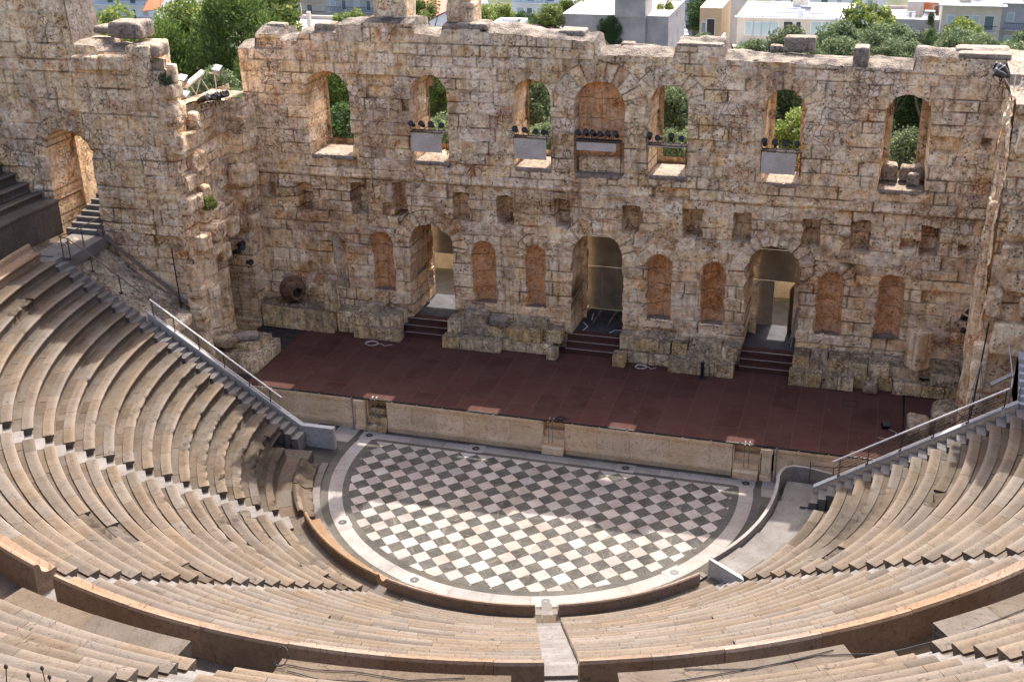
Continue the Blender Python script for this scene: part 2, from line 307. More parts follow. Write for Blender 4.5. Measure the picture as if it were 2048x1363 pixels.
def rough_block(x0, x1, y0, y1, z0, z1, seed, amp=.05, cell=.1, rz=0, tint=(.5, 0, .5), round_=.06):
    """weathered stone block: subdivided box with worn edges"""
    c = np.array([(x0+x1)/2, (y0+y1)/2, (z0+z1)/2]); h = np.array([x1-x0, y1-y0, z1-z0])/2
    V = []; F = []
    for ax in range(3):
        for sg in (-1, 1):
            a, b = [i for i in range(3) if i != ax]; na = max(2, int(2*h[a]/cell)); nb = max(2, int(2*h[b]/cell)); n0 = len(V)
            for i in range(na+1):
                for j in range(nb+1):
                    q = [0, 0, 0]; q[ax] = sg; q[a] = -1+2*i/na; q[b] = -1+2*j/nb; V.append(q)
            for i in range(na):
                for j in range(nb):
                    f = (n0+i*(nb+1)+j, n0+(i+1)*(nb+1)+j, n0+(i+1)*(nb+1)+j+1, n0+i*(nb+1)+j+1)
                    F.append(f if (sg > 0) == (ax != 1) else f[::-1])
    V = np.array(V, float)*h
    inner = np.clip(V, -(h-round_*1.6), h-round_*1.6); d = V-inner; L = np.linalg.norm(d, axis=1, keepdims=True)
    V = np.where(L > 1e-6, inner+d*np.minimum(1, round_*1.6/np.maximum(L, 1e-6)), V)
    P = V+c
    n = fbm(P[:, 0]*1.7+P[:, 2], P[:, 1]*1.7+P[:, 2]*.6, seed)*amp; n2 = fbm(P[:, 0]*1.7-P[:, 2], P[:, 2]*1.9, seed+5)*amp; n3 = fbm(P[:, 1]*1.7, P[:, 2]*1.3+P[:, 0], seed+9)*amp
    V = V+np.c_[n, n2, n3*.7]
    if rz: ca, sa = math.cos(rz), math.sin(rz); V = np.c_[V[:, 0]*ca-V[:, 1]*sa, V[:, 0]*sa+V[:, 1]*ca, V[:, 2]]
    return V+c, F, tint
def blocks(mb, lst):
    for a in lst:
        V, F, t = rough_block(*a[:6], seed=a[6], **(a[7] if len(a) > 7 else {})); mb.add(V, F, t)

# ------------------------------------------------------------------ masonry sheets
def arch(uc, w, zb, zt): return dict(k='arch', uc=uc, w=w, zb=zb, zs=zt-w, zt=zt)
def rect(uc, w, zb, zt): return dict(k='rect', uc=uc, w=w, zb=zb, zt=zt, zs=zt)
def sdf(o, u, z):
    if o['k'] == 'arch': return np.where(z > o['zs'], np.hypot(u-o['uc'], z-o['zs'])-o['w'], np.maximum(np.abs(u-o['uc'])-o['w'], o['zb']-z))
    return np.maximum(np.abs(u-o['uc'])-o['w'], np.maximum(o['zb']-z, z-o['zt']))
def masonry(name, O, U, N, u0, u1, z0, z1, top, cell, ops, seed, mat, parent, course=(.5, .78), bw=(.7, 2.0), amp=.035, extra=None, erode=.095, flat=1.0, bottom=None):
    O = np.array(O, float); U = np.array(U, float); N = np.array(N, float); rng = np.random.RandomState(seed)
    nu = int((u1-u0)/cell)+1; nz = int((z1-z0)/cell)+1
    ug = np.linspace(u0, u1, nu); zg = np.linspace(z0, z1, nz); Uu, Zz = np.meshgrid(ug, zg, indexing='ij'); u = Uu.ravel().copy(); z = Zz.ravel().copy()
    tp = top(u); z = np.where(z > tp, tp, z)
    uw = u+.06*fbm(u*.7, z*.7, seed+1, 2)+.02*fbm(u*4, z*4, seed+41, 2); zw = z+.07*fbm(u*.35, z*.9, seed+2, 3)+.02*fbm(u*4, z*4, seed+42, 2)
    zc = [z0-1]
    while zc[-1] < z1+1: zc.append(zc[-1]+rng.uniform(*course))
    zc = np.array(zc); ci = np.searchsorted(zc, zw)-1; dz = np.minimum(zw-zc[ci], zc[ci+1]-zw)
    du = np.zeros_like(u); bi = np.zeros(len(u), int)
    for c in range(len(zc)-1):
        mk_ = ci == c
        ub = [u0-2+rng.uniform(0, 1)]
        while ub[-1] < u1+2: ub.append(ub[-1]+(rng.uniform(*bw) if rng.rand() > .3 else rng.uniform(bw[0]*.5, bw[0])))
        ub = np.array(ub)
        if not mk_.any(): continue
        k = np.searchsorted(ub, uw[mk_])-1; bi[mk_] = k+c*997; du[mk_] = np.minimum(uw[mk_]-ub[k], ub[k+1]-uw[mk_])
    jd = np.minimum(dz, du)
    # voussoirs round every arch
    for oi, o in enumerate(ops):
        if o['k'] != 'arch' or o.get('plain'): continue
        rr = np.hypot(u-o['uc'], z-o['zs']); th = np.arctan2(z-o['zs'], u-o['uc']); wd = o.get('vous', .75)+.25*fbm(np.arctan2(z-o['zs'], u-o['uc'])*2.2, 0*z, seed+oi+200, 2)
        m_ = (z > o['zs']-.1) & (rr < o['w']+wd+.12*vn(th*3, th*0, seed+oi)) & (rr > o['w']-.3)
        nv = max(7, int(math.pi*(o['w']+.35)/.45)); q = th/math.pi*nv+.35*fbm(th*1.7, 0*z, seed+oi+300, 2); d1 = np.abs(q-np.round(q))*math.pi/nv*rr; d2 = np.abs(rr-o['w']-wd)
        jd = np.where(m_, np.minimum(d1, d2), jd); bi = np.where(m_, 500000+oi*100+np.floor(q+50).astype(int), bi)
    r1 = _h(bi, bi*0+3, seed); r2_ = _h(bi, bi*0+7, seed+3); r3 = _h(bi, bi*0+11, seed+5)
    joint = np.exp(-(jd/.028)**2)
    ruin = np.clip(fbm(u*.22, z*.22, seed+20, 3)*2+.35, 0, 1)
    dep = (r1-.5)*2*amp*flat + .035*joint + erode*fbm(u*1.1, z*1.1, seed+9, 5) + .03*fbm(u*6, z*6, seed+12, 3)
    dep = dep+np.where(r2_ > .95, .12+.2*r3, 0)*(jd > .03)-np.where(r2_ < .05, .05+.05*r3, 0)*(jd > .05)+np.clip(fbm(u*.8+9, z*.8, seed+31, 4)-.35, 0, 1)*.5*ruin
    if extra is not None: dep = dep+extra(u, z)
    dead = np.zeros(len(u), bool)
    for oi, o in enumerate(ops):
        s = sdf(o, u, z)+o.get('rag', .05)*fbm(u*2.2, z*2.2, seed+50+oi, 3)
        e = .01; gx = (sdf(o, u+e, z)-sdf(o, u-e, z))/(2*e); gz = (sdf(o, u, z+e)-sdf(o, u, z-e))/(2*e)
        near = (np.abs(s) < .6*cell); u = np.where(near, u-s*gx, u); z = np.where(near, z-s*gz, z)
        ins = (~near) & (s < 0); D = o.get('D', 2.2)
        if callable(D): D = D(u)
        dep = np.where(ins, D+.04*fbm(u*3, z*3, seed+7), dep)
        if o.get('through'): dead |= ins
    P = O+u[:, None]*U+np.c_[0*z, 0*z, z]-dep[:, None]*N
    idx = np.arange(nu*nz).reshape(nu, nz); a, b, c, d = idx[:-1, :-1], idx[1:, :-1], idx[1:, 1:], idx[:-1, 1:]
    Fq = np.stack([a, b, c, d], -1).reshape(-1, 4)
    zl = Zz[:-1, :-1].ravel(); tl = np.maximum(top(ug[:-1]), top(ug[1:])); keep = zl < np.repeat(tl, nz-1)
    keep &= ~(dead[Fq].all(1))
    if bottom is not None: keep &= Zz[:-1, 1:].ravel() > np.repeat(bottom(ug[:-1]), nz-1)
    Fq = Fq[keep]
    # orientation: normal should be N
    if np.dot(np.cross(U, (0, 0, 1)), N) < 0: Fq = Fq[:, ::-1]
    T = np.c_[r1*.6+.2+.4*vn(u*.3, z*.3, seed+70)-.15, np.clip(joint*(1.5*vn(u*1.1, z*1.1, seed+8)-.1), 0, 1), r3]
    used = np.unique(Fq); rm = -np.ones(len(P), int); rm[used] = np.arange(len(used))
    return mk(name, P[used], rm[Fq], mat, parent, False, T[used])

def gridsheet(name, fx, n, m_, mat, parent=None, tint=None, smooth=False, base=None, flip=False):
    """fx(i,j arrays) -> world positions"""
    I, J = np.meshgrid(np.linspace(0, 1, n), np.linspace(0, 1, m_), indexing='ij'); P = fx(I.ravel(), J.ravel())
    idx = np.arange(n*m_).reshape(n, m_); F = np.stack([idx[:-1, :-1], idx[1:, :-1], idx[1:, 1:], idx[:-1, 1:]], -1).reshape(-1, 4)
    if flip: F = F[:, ::-1]
    return mk(name, P, F, mat, parent, smooth, tint(I.ravel(), J.ravel()) if tint else np.tile((.5, 0, .5), (n*m_, 1)), None, base)

# ================================================================== SETTING
def terr(X, Y):
    base = np.interp(Y, [-60, 14, 20, 50, 110, 400, 2500], [0, 0, 4.5, 3.0, -14, -14, -14])
    edge = np.interp(np.abs(X), [19, 24, 30], [0, 1, 1]); low = np.interp(Y, [-60, 8, 16], [-3, -3, 0])
    return base+low*edge+.5*fbm(X*.08, Y*.08, 3, 3)*(Y > 20)
xs = np.concatenate([np.linspace(-1500, -140, 12), np.linspace(-120, 120, 90), np.linspace(140, 1500, 12)]); ys = np.concatenate([np.linspace(-300, -80, 6), np.linspace(-60, 200, 110), np.linspace(230, 2500, 14)])
GX, GY = np.meshgrid(xs, ys, indexing='ij'); gz = terr(GX, GY); rr_ = np.hypot(GX, GY)
gz = np.where((rr_ < 50) & (GY < 15), np.minimum(gz, -.6), gz)
idx = np.arange(GX.size).reshape(GX.shape); Fq = np.stack([idx[:-1, :-1], idx[1:, :-1], idx[1:, 1:], idx[:-1, 1:]], -1).reshape(-1, 4)
tag(mk('ground', np.c_[GX.ravel(), GY.ravel(), gz.ravel()], Fq, M_GROUND), None, None, kind='structure')

# orchestra floor ---------------------------------------------------
UL = .86
def clip(poly, keep):  # convex clip by list of (n, d): n.x <= d
    for n, d in keep:
        out = []
        for i in range(len(poly)):
            a = poly[i]; b = poly[(i+1) % len(poly)]; da = a[0]*n[0]+a[1]*n[1]-d; db = b[0]*n[0]+b[1]*n[1]-d
            if da <= 0: out.append(a)
            if (da < 0 < db) or (db < 0 < da): t = da/(da-db); out.append((a[0]+(b[0]-a[0])*t, a[1]+(b[1]-a[1])*t))
        poly = out
        if len(poly) < 3: return []
    return poly
RT = 8.72; circ = [((math.cos(a), math.sin(a)), RT) for a in np.linspace(0, 2*math.pi, 120, endpoint=False)]
random.seed(4)
fl = MB(); gap = .008
for n in range(-2, 22):
    for k in range(-3, 28):
        for half in (0, 1):
            cx = (n+half*.5-9.03)*UL; cyy = (-k-.5*(1-half)+1.455)*UL; h = UL/2-gap
            if abs(cx) > 10 or cyy > 2.2 or math.hypot(cx, cyy) > 10: continue
            poly = clip([(cx+h, cyy), (cx, cyy+h), (cx-h, cyy), (cx, cyy-h)], circ+[((0, 1), 1.30)])
            if not poly: continue
            t = (random.random(), 0, random.random()); V = [(x, y, .012) for x, y in poly]; fl.add(V, [tuple(range(len(V)))], t, 0 if half else 1)
tag(fl.build('orchestra_paving', [M_TILEW, M_TILEG]), None, None, kind='structure')
def ring(r0, r1, a0, a1, z, mb, step=2.0, slab=1.6, mi=0, g_=.012, ymax=None, seed=0):
    rnd = random.Random(seed); a = a0
    while a < a1-1e-6:
        b = min(a1, a+math.degrees(slab/r1)*rnd.uniform(.8, 1.2)); da = math.degrees(g_/2/r1); t = (rnd.random(), 0, rnd.random()); n = max(1, int((b-a)/step)+1)
        A = np.radians(np.linspace(a+da, b-da, n+1)); V = [(r0*math.sin(q), -r0*math.cos(q), z) for q in A]+[(r1*math.sin(q), -r1*math.cos(q), z) for q in A]
        mb.add(V, [(i, n+1+i, n+2+i, i+1) for i in range(n)], t, mi); a = b
pv = MB(); T0, T1 = -100.2, 100.2
ring(RT+.0, 9.02, -100, 100, .008, pv, slab=2.6, mi=1, seed=1)
ring(9.03, 9.66, -100.6, 100.6, .010, pv, slab=1.75, mi=0, seed=2)
ring(9.67, 10.02, -101, 101, .006, pv, slab=1.5, mi=1, seed=3)
def strip(x0, x1, y0, y1, z, mi, slab, seed):
    rnd = random.Random(seed); x = x0
    while x < x1: b = min(x1, x+slab*rnd.uniform(.8, 1.2)); pv.add([(x+.006, y0, z), (b-.006, y0, z), (b-.006, y1, z), (x+.006, y1, z)], [(0, 1, 2, 3)], (rnd.random(), 0, rnd.random()), mi); x = b
strip(-8.7, 8.7, 1.31, 1.52, .009, 1, 2.4, 5); strip(-9.2, 9.2, 1.53, 2.06, .011, 0, 1.95, 6); strip(-9.8, 9.8, 2.07, 2.44, .005, 1, 1.7, 7)
for k, (sx) in enumerate((-1, 1)):     # parodos paving either side
    for i in range(6):
        x0 = sx*(9.9+i*1.15); x1 = sx*(9.9+(i+1)*1.15-.012)
        for j in range(3):
            y0 = .1+j*.78; pv.add([(x0, y0, .004), (x1, y0, .004), (x1, y0+.768, .004), (x0, y0+.768, .004)][::sx], [(0, 1, 2, 3)], (random.random(), 0, random.random()), 0 if (i+j) % 3 else 1)
tag(pv.build('orchestra_border_paving', [M_WHITE, M_GREYRING]), None, None, kind='structure')
gb = MB(); V = [(12.2*math.sin(a), -12.2*math.cos(a), -.004) for a in np.radians(np.linspace(-115, 115, 90))]; gb.add(V+[(18, 6, -.004), (-18, 6, -.004)], [tuple(range(92))])
tag(mk('orchestra_ground', np.array(gb.V), gb.F, M_GREYRING, tint=np.tile((.2, .3, .5), (len(gb.V), 1))), None, None, kind='structure')
# rosettes: a white slab with a black disc and an eight-rayed white star
for i, (n, yl) in enumerate([(-1.68, .595), (4.74, .65), (13.28, .616), (19.71, .653), (.55, -8.18), (5.85, -11.86), (12.23, -11.88), (17.47, -8.18)]):
    x = (n-9.03)*UL; y = (yl+1.455)*UL; a = math.atan2(x, -y) if i > 3 else (0 if i in (1, 2) else math.atan2(x, -y))
    rz = a if i > 3 else 0; s = .34; mb = MB(); ca, sa = math.cos(rz), math.sin(rz)
    def q(px, py, z): return (x+px*ca-py*sa, y+px*sa+py*ca, z)
    mb.add([q(-.42, -s, .016), q(.42, -s, .016), q(.42, s, .016), q(-.42, s, .016), q(-.42, -s, -.01), q(.42, -s, -.01), q(.42, s, -.01), q(-.42, s, -.01)], [(0, 1, 2, 3), (4, 5, 1, 0), (5, 6, 2, 1), (6, 7, 3, 2), (7, 4, 0, 3)], (.8, 0, .2), 0)
    mb.add([q(.185*math.cos(t), .185*math.sin(t), .020) for t in np.linspace(0, 2*math.pi, 28, endpoint=False)], [tuple(range(28))], (.5, 0, .5), 1)
    st = []
    for k in range(12): rr = .155 if k % 2 == 0 else .018; st.append(q(rr*math.cos(k*math.pi/6), rr*math.sin(k*math.pi/6), .024))
    c0 = len(st); mb.add(st+[q(0, 0, .024)], [(k, (k+1) % 12, 12) for k in range(12)], (.8, 0, .2), 0)
    names = ['beside the left end steps of the stage', 'left of the middle steps along the stage front', 'right of the middle steps along the stage front', 'in front of the right stage steps', 'on the left curve of the white ring', 'on the lower left curve beside the ring bench', 'at the head of the centre aisle', 'on the lower right curve above the ring bench']
    tag(mb.build('rosette_slab', [M_WHITE, M_BLACK], base=(x, y, 0)), 'white marble slab with a black star rosette, '+names[i], 'paving rosette', 'star rosettes round the orchestra')

# ================================================================== STAGE
YF = 2.45; ZS = 1.75
stage = thing('stage_platform', 'wide low stage with dark reddish brown boards and a marble front wall', 'stage', (0, 5, 0))
mb = MB(); mb.b2(-16.15, 15.75, YF-.06, 10.6, ZS-.06, ZS); mb.b2(15.85, 18.4, 3.6, 10.6, ZS-.12, ZS-.05); mk('deck', mb.V, mb.F, M_STAGE, stage); mb = MB().b2(15.6, 16.0, 2.95, 10.5, ZS-.7, ZS-.13); mk('gap_filler', mb.V, mb.F, M_BLACK, stage); mb = MB().b2(-18.85, -16.17, 3.4, 12.5, ZS-.5, ZS-.07); mk('side_floor', mb.V, mb.F, M_DARKEARTH, stage)  # black box added under the deck gap to hide the sunlit ground
mb = MB()
for i in range(24):   # ragged dark edge strip and its clips
    x = -14.6+i*1.3; mb.b2(x, x+1.24, YF-.13, YF-.065, ZS-.07, ZS-.005)
mk('edge_strip', mb.V, mb.F, M_BLACK, stage)
fw = MB(); rnd = random.Random(8)
def frontrun(x0, x1):
    fw = MB(); x = x0
    while x < x1-.01:
        b = min(x1, x+rnd.uniform(1.1, 1.9)); t = (.35+.4*rnd.random(), 0, .3+.3*rnd.random())
        fw.b2(x+.006, b-.006, YF, YF+.4, .36, 1.42, t=t); fw.b2(x+.004, b-.004, YF-.05, YF+.4, 1.425, 1.53, t=t); fw.b2(x+.004, b-.004, YF-.12, YF+.4, 1.535, 1.685, t=t)
        fw.b2(x+.004, b-.004, YF-.06, YF+.4, .24, .355, t=t); fw.b2(x+.004, b-.004, YF-.11, YF+.4, .0, .235, t=(t[0]*.5, .3, t[2])); x = b
    mk('front_wall', fw.V, fw.F, M_FRONT, stage, tint=np.array(fw.T))
for a, b in ((-15.6, -10.2), (-8.45, -.55), (.62, 8.45), (10.3, 16.2)): frontrun(a, b)
for x0, x1 in ((-10.16, -9.56), (9.72, 10.26)):
    p = MB(); p.b2(x0, x1, YF-.22, YF+.4, 0, .22).b2(x0+.05, x1-.05, YF-.16, YF+.4, .225, 1.40).b2(x0, x1, YF-.22, YF+.4, 1.405, 1.62)
    mk('pilaster', p.V, p.F, M_FRONT, stage, tint=np.array(p.T))
for (x0, x1), nm in zip(((-9.5, -8.5), (-.5, .57), (8.52, 9.67)), ('left', 'middle', 'right')):
    st = thing('stone_steps', {'left': 'worn dark stone steps at the left end of the stage front', 'middle': 'pale stone steps with a coil of cable in the middle of the stage front', 'right': 'clean stone steps beside the pilaster at the right of the stage front'}[nm], 'steps', ((x0+x1)/2, YF, 0), 'steps up the stage front')
    b = []
    for k, (yy, zz) in enumerate(((2.12, .36), (2.42, .72), (2.72, 1.05), (3.02, 1.38))): b.append((x0-.02*(k == 0)+.012, x1-.012, yy, 3.4, 0 if k == 0 else zz-.35, zz, 31+k, dict(amp=.025, cell=.12, round_=.015, tint=((.2 if nm == 'left' and k < 2 else .6), .0, .5))))
    mb = MB(); blocks(mb, b); mk('flight', mb.V, mb.F, M_PODIUM if nm == 'left' else M_FRONT, st, tint=np.array(mb.T))
    mb = MB(); mb.b2(x0-.05, x0+.0, YF+.02, 3.4, 0, 1.68, t=(.6, 0, .5)).b2(x1, x1+.045, YF+.02, 3.4, 0, 1.68, t=(.6, 0, .5)).b2(x0-.04, x1+.04, 3.41, 3.6, 0, 1.68); mk('cheek_wall', mb.V, mb.F, M_FRONT, st, tint=np.array(mb.T))
    xm = (x0+x1)/2-(.12 if nm != 'right' else 0)
    for dx in (-.1, .1): mb = MB(); mb.tube([(xm+dx, 2.3, .55 if nm != 'left' else .7), (xm+dx, 2.3, 1.72), (xm+dx, 2.6, 1.75)], .022); mk('handrail', mb.V, mb.F, M_GREYMETAL, st)
for x, nm in ((-10.25, 'left'), (10.42, 'right')):
    mb = MB().tube([(x, 2.28, .03), (x, 2.28, 1.75)], .03).lathe([(0.001, 0.0), (.13, .0), (.13, .05), (.001, .05)], Matrix.Translation((x, 2.28, 0)) if False else Matrix.Translation((x, 2.28, .01)), 14)
    tag(mb.build('steel_post', M_GREYMETAL, base=(x, 2.28, 0)), f'thin grey steel post on a round foot at the {nm} pilaster of the stage front', 'post', 'posts at the stage pilasters')

# door flights and passage floors
for i, (x0, x1, nm) in enumerate(((-10.35, -7.6, 'left'), (-1.3, 1.55, 'middle'), (7.75, 10.4, 'right'))):
    d = thing('stage_door_steps', f'three dark reddish wooden steps up to the {nm} door of the stage wall', 'steps', ((x0+x1)/2, 10, ZS), 'wooden steps to the three doors')
    mb = MB(); ed = MB()
    for k, (y, z) in enumerate(((9.72, 2.03), (10.04, 2.31), (10.36, 2.6))):
        mb.b2(x0, x1, y, 10.9, z-.28, z-.001*k); ed.b2(x0+.02, x1-.02, y-.012, y+.02, z, z+.012)
    mk('treads', mb.V, mb.F, M_STAGE, d); mk('step_edging', ed.V, ed.F, M_STEEL, d)
    f = MB(); f.b2(x0-.3, x1+.3, 10.91, 14.0, 2.2, 2.585); mk('landing', f.V, f.F, M_DKFLOOR, d)
    if nm == 'middle':
        tp = MB(); tp.tube([(-1.0, 10.9, 2.592), (-.6, 10.5, 2.61)], .02) if False else None
        for a, b in (((-.85, 12.0), (-.5, 11.5)), ((-.5, 11.5), (-.62, 10.95)), ((.8, 10.95), (1.0, 11.35)), ((1.0, 11.35), (1.5, 11.45)), ((-.6, 13.3), (-.5, 12.4))):
            a = Vector((*a, 2.590)); b = Vector((*b, 2.590)); dd = (b-a).normalized().cross(Vector((0, 0, 1)))*.03; tp.add([a-dd, b-dd, b+dd, a+dd], [(0, 1, 2, 3)])
        mk('floor_tape', tp.V, tp.F, M_WHITEP, d)
    tag(mk('passage_paving', [(x0-3, 14.0, 2.55), (x1+3, 14.0, 2.55), (x1+3, 21, 2.55), (x0-3, 21, 2.55)], [(0, 1, 2, 3)], M_GREYRING, tint=np.tile((.5, 0, .5), (4, 1))), None, None, kind='structure')
    s = thing('door_screen', {'left': 'speckled beige board screen with an open doorway behind the left stage door', 'middle': 'closed beige board screen filling the middle stage door', 'right': 'beige board screen with a door standing ajar behind the right stage door'}[nm], 'screen', ((x0+x1)/2, 14, 2.6), 'board screens behind the doors')
    if nm == 'middle': P = [(x0-.6, x1+.6, 5.1, 6.8), (x0-.6, x1+.6, 6.82, 9.2), (x0-.6, -.98, 2.6, 5.08), (-.97, -.3, 2.6, 5.08), (-.29, .55, 2.6, 5.08), (.56, x1+.6, 2.6, 5.08)]
    elif nm == 'left': P = [(x0-.6, x1+.6, 5.1, 6.8), (x0-.6, x1+.6, 6.82, 9.2), (x0-.6, -10.5, 2.6, 5.08), (-10.49, -10.02, 2.6, 5.08)]
    else: P = [(x0-.6, x1+.6, 5.1, 6.8), (x0-.6, x1+.6, 6.82, 9.2), (x0-.6, 8.0, 2.6, 5.08), (8.01, 8.93, 2.6, 5.08), (10.0, x1+.6, 2.6, 5.08)]
    for (a, b, z0, z1) in P: mb = MB().b2(a, b, 14.0, 14.05, z0, z1); mk('board', mb.V, mb.F, M_SCREEN, s)
    mb = MB().b2(x0-3, x1+3, 17.6, 17.7, 2.55, 7.1 if nm != 'middle' else 7); mk('rear_board', mb.V, mb.F, M_SCREEN, s)
    if nm == 'right': mb = MB().box((9.92, 13.5, 3.85), (.05, 1.0, 2.45), rz=R(-12)); mk('door_leaf', mb.V, mb.F, M_SCREEN, s)
    if nm == 'left': mb = MB().b2(-10.16, -10.10, 11.6, 13.3, 2.6, 4.9); mk('side_board', mb.V, mb.F, M_SCREEN, s)
mb = MB(); mb.tube([(10.15, 11.3, 2.6), (10.3, 12.3, 4.4)], .035).tube([(10.05, 11.8, 2.6), (10.25, 12.6, 4.3)], .03)
tag(mb.build('leaning_poles', M_GREYMETAL, base=(10.1, 11.5, 2.6)), 'grey metal poles leaning on the right jamb of the right stage door', 'poles')

# ================================================================== THE GREAT WALL
WIN = [(-14.11, 1.21), (-8.5, .97), (-3.1, .97), None, (3.7, .95), (9.12, .94), (14.6, 1.04)]
ops = []
for v in WIN:
    if v: o = arch(v[0], v[1], 11.42, 15.92); o.update(through=True, D=2.2, vous=.8, rag=.09); o['plain'] = v[0] in (-14.11, -8.5, -3.1, 14.6); ops.append(o)
o = arch(.3, 1.27, 11.3, 15.95); o.update(D=1.0, vous=.95, rag=.03); ops.append(o)
for x0, x1, zt in ((-10.1, -7.58, 8.06), (-1.12, 1.59, 8.16), (7.77, 10.46, 8.2)):
    o = arch((x0+x1)/2, (x1-x0)/2, 1.0, zt); o.update(through=True, D=3.3, vous=.8, rag=.16); ops.append(o)
NI = [(-14.67, -13.89, 3.89, 7.16), (-12.35, -10.97, 3.93, 7.45), (-6.62, -5.17, 3.73, 7.4), (-3.69, -2.49, 3.75, 7.4), (2.74, 4.15, 3.73, 7.4), (5.52, 6.85, 3.74, 7.25), (11.21, 12.58, 3.74, 7.25), (14.03, 15.37, 3.89, 7.34)]
for i, (x0, x1, zb, zt) in enumerate(NI):
    o = arch((x0+x1)/2, (x1-x0)/2, zb, zt); o.update(through=True, D=.1, vous=.42, rag=.07 if i else .2); ops.append(o)
    if i in (0, 1, 2, 5, 7): o['plain'] = True
RE = [(-16.53, -15.46, 8.16, 9.86), (-13.29, -12.27, 8.25, 10.07), (-10.84, -9.99, 8.29, 10.23), (-7.55, -6.67, 8.26, 9.82), (-5.12, -4.2, 8.26, 9.88), (-2.03, -1.19, 8.33, 9.93), (1.47, 2.41, 8.29, 9.81), (4.49, 5.53, 8.22, 9.88), (7.0, 7.89, 8.26, 9.85), (10.3, 11.17, 8.22, 9.79), (12.56, 13.47, 8.21, 9.83), (14.86, 15.53, 8.59, 9.14), (15.74, 16.63, 8.3, 9.78), (17.42, 17.86, 8.67, 9.09), (-18.1, -17.6, 8.8, 9.8), (17.86, 18.25, 13.75, 14.12)]
for i, (x0, x1, zb, zt) in enumerate(RE):
    o = rect((x0+x1)/2, (x1-x0)/2, zb, zt); o.update(D=1.1 if x1-x0 > .7 else .7, rag=.10); ops.append(o)
TPX = [-19.2, -17.95, -17.9, -16.6, -16.55, -15.5, -15.4, -13.3, -13.25, -11.9, -11.85, -9.2, -9.1, -7.7, -7.6, -5.7, -5.62, -3.0, -2.9, -1.45, -1.42, .05, .1, 1.2, 1.25, 3.88, 3.92, 6.2, 6.25, 9.0, 11.9, 14.62, 14.66, 18.6]
TPZ = [16.9, 16.95, 17.65, 17.7, 17.35, 17.4, 17.75, 17.85, 18.25, 18.3, 18.42, 18.4, 17.9, 17.85, 18.35, 18.3, 18.12, 18.02, 17.95, 17.9, 17.88, 17.8, 17.2, 17.22, 17.25, 17.2, 17.75, 17.78, 17.2, 17.15, 17.1, 17.05, 17.68, 17.6]
def top_main(u): return np.interp(u, TPX, TPZ)+.035*fbm(np.asarray(u)*2.3, np.asarray(u)*0, 77, 3)
gw = thing('theatre_stage_wall', 'tall ruined stone stage wall with arched windows, niches and three arched doors', 'ruined wall', (0, 11.5, 1.7))
def ex_main(u, z):
    e = np.where(z < 4.0, -.06, 0)+np.where((z > 10.35) & (z < 10.5), -.05, 0)
    e = e+np.where((z > 7.6) & (z < 10.3), np.clip(fbm(u*.55, z*.8, 91, 4)+.05, 0, 1)*.45, 0)     # torn-out belt of vault sockets
    e = e+np.where((z < 3.9), .0, 0)
    return e
masonry('wall_face', (0, 10.5, 0), (1, 0, 0), (0, -1, 0), -18.95, 18.5, 1.7, 18.5, top_main, .068, ops, 5, M_WALL, gw, extra=ex_main)
ops2 = []
for o in ops:
    if o.get('through') and o.get('D', 0) > 1: q = dict(o); q['D'] = .1; q['plain'] = True; ops2.append(q)
masonry('rear_face', (0, 12.75, 0), (1, 0, 0), (0, 1, 0), -18.95, 18.5, 0, 18.5, top_main, .3, ops2, 15, M_WALL, gw)
def ftop(i, j):
    x = -18.95+i*37.45; z = top_main(x); y = 10.5+j*2.25
    return np.c_[x, y, z+(np.sin(j*math.pi)*(.12+.3*np.clip(fbm(x*.5, y*.5, 88, 3)+.3, 0, 1)))+.03*fbm(x*3, y*3, 61, 3)-.0]
gridsheet('wall_top', ftop, 420, 16, M_GRAVEL, gw)
for i, (x0, x1, zb, zt) in enumerate(NI):      # shallow apses with half domes
    c = (x0+x1)/2; wv_ = (x1-x0)/2; zs = zt-wv_; V = []; F = []; n = 14; rows = []
    curved = i in (1, 2, 3, 4, 5, 7) or True; dp = wv_+.12 if i != 0 else .25; wv_ += .04
    for zz in np.linspace(zb-.05, zs, 14): rows.append([(c-wv_*math.cos(t), 10.53+dp*math.sin(t), zz) for t in np.linspace(0, math.pi, n+1)])
    for ph in np.linspace(0, math.pi/2, 8)[1:]: rows.append([(c-wv_*math.cos(t)*math.cos(ph), 10.53+dp*math.sin(t)*(math.cos(ph)**.6 if ph < 1.57 else 0)*1.0, zs+wv_*math.sin(ph)) for t in np.linspace(0, math.pi, n+1)])
    V = [p for r_ in rows for p in r_]; F = [(a*(n+1)+b, a*(n+1)+b+1, (a+1)*(n+1)+b+1, (a+1)*(n+1)+b) for a in range(len(rows)-1) for b in range(n)]
    nb = len(V); V += [(c-wv_*math.cos(t), 10.53+dp*math.sin(t), zb+.01) for t in np.linspace(0, math.pi, n+1)]+[(c+wv_, 10.46, zb+.01), (c-wv_, 10.46, zb+.01)]
    F.append(tuple(range(nb, len(V)))); o = mk('niche', V, F, [M_NICHE, M_CAP], gw, True, mi=[0]*(len(F)-1)+[1])
    if i == 0: o.data.materials[0] = M_WALL
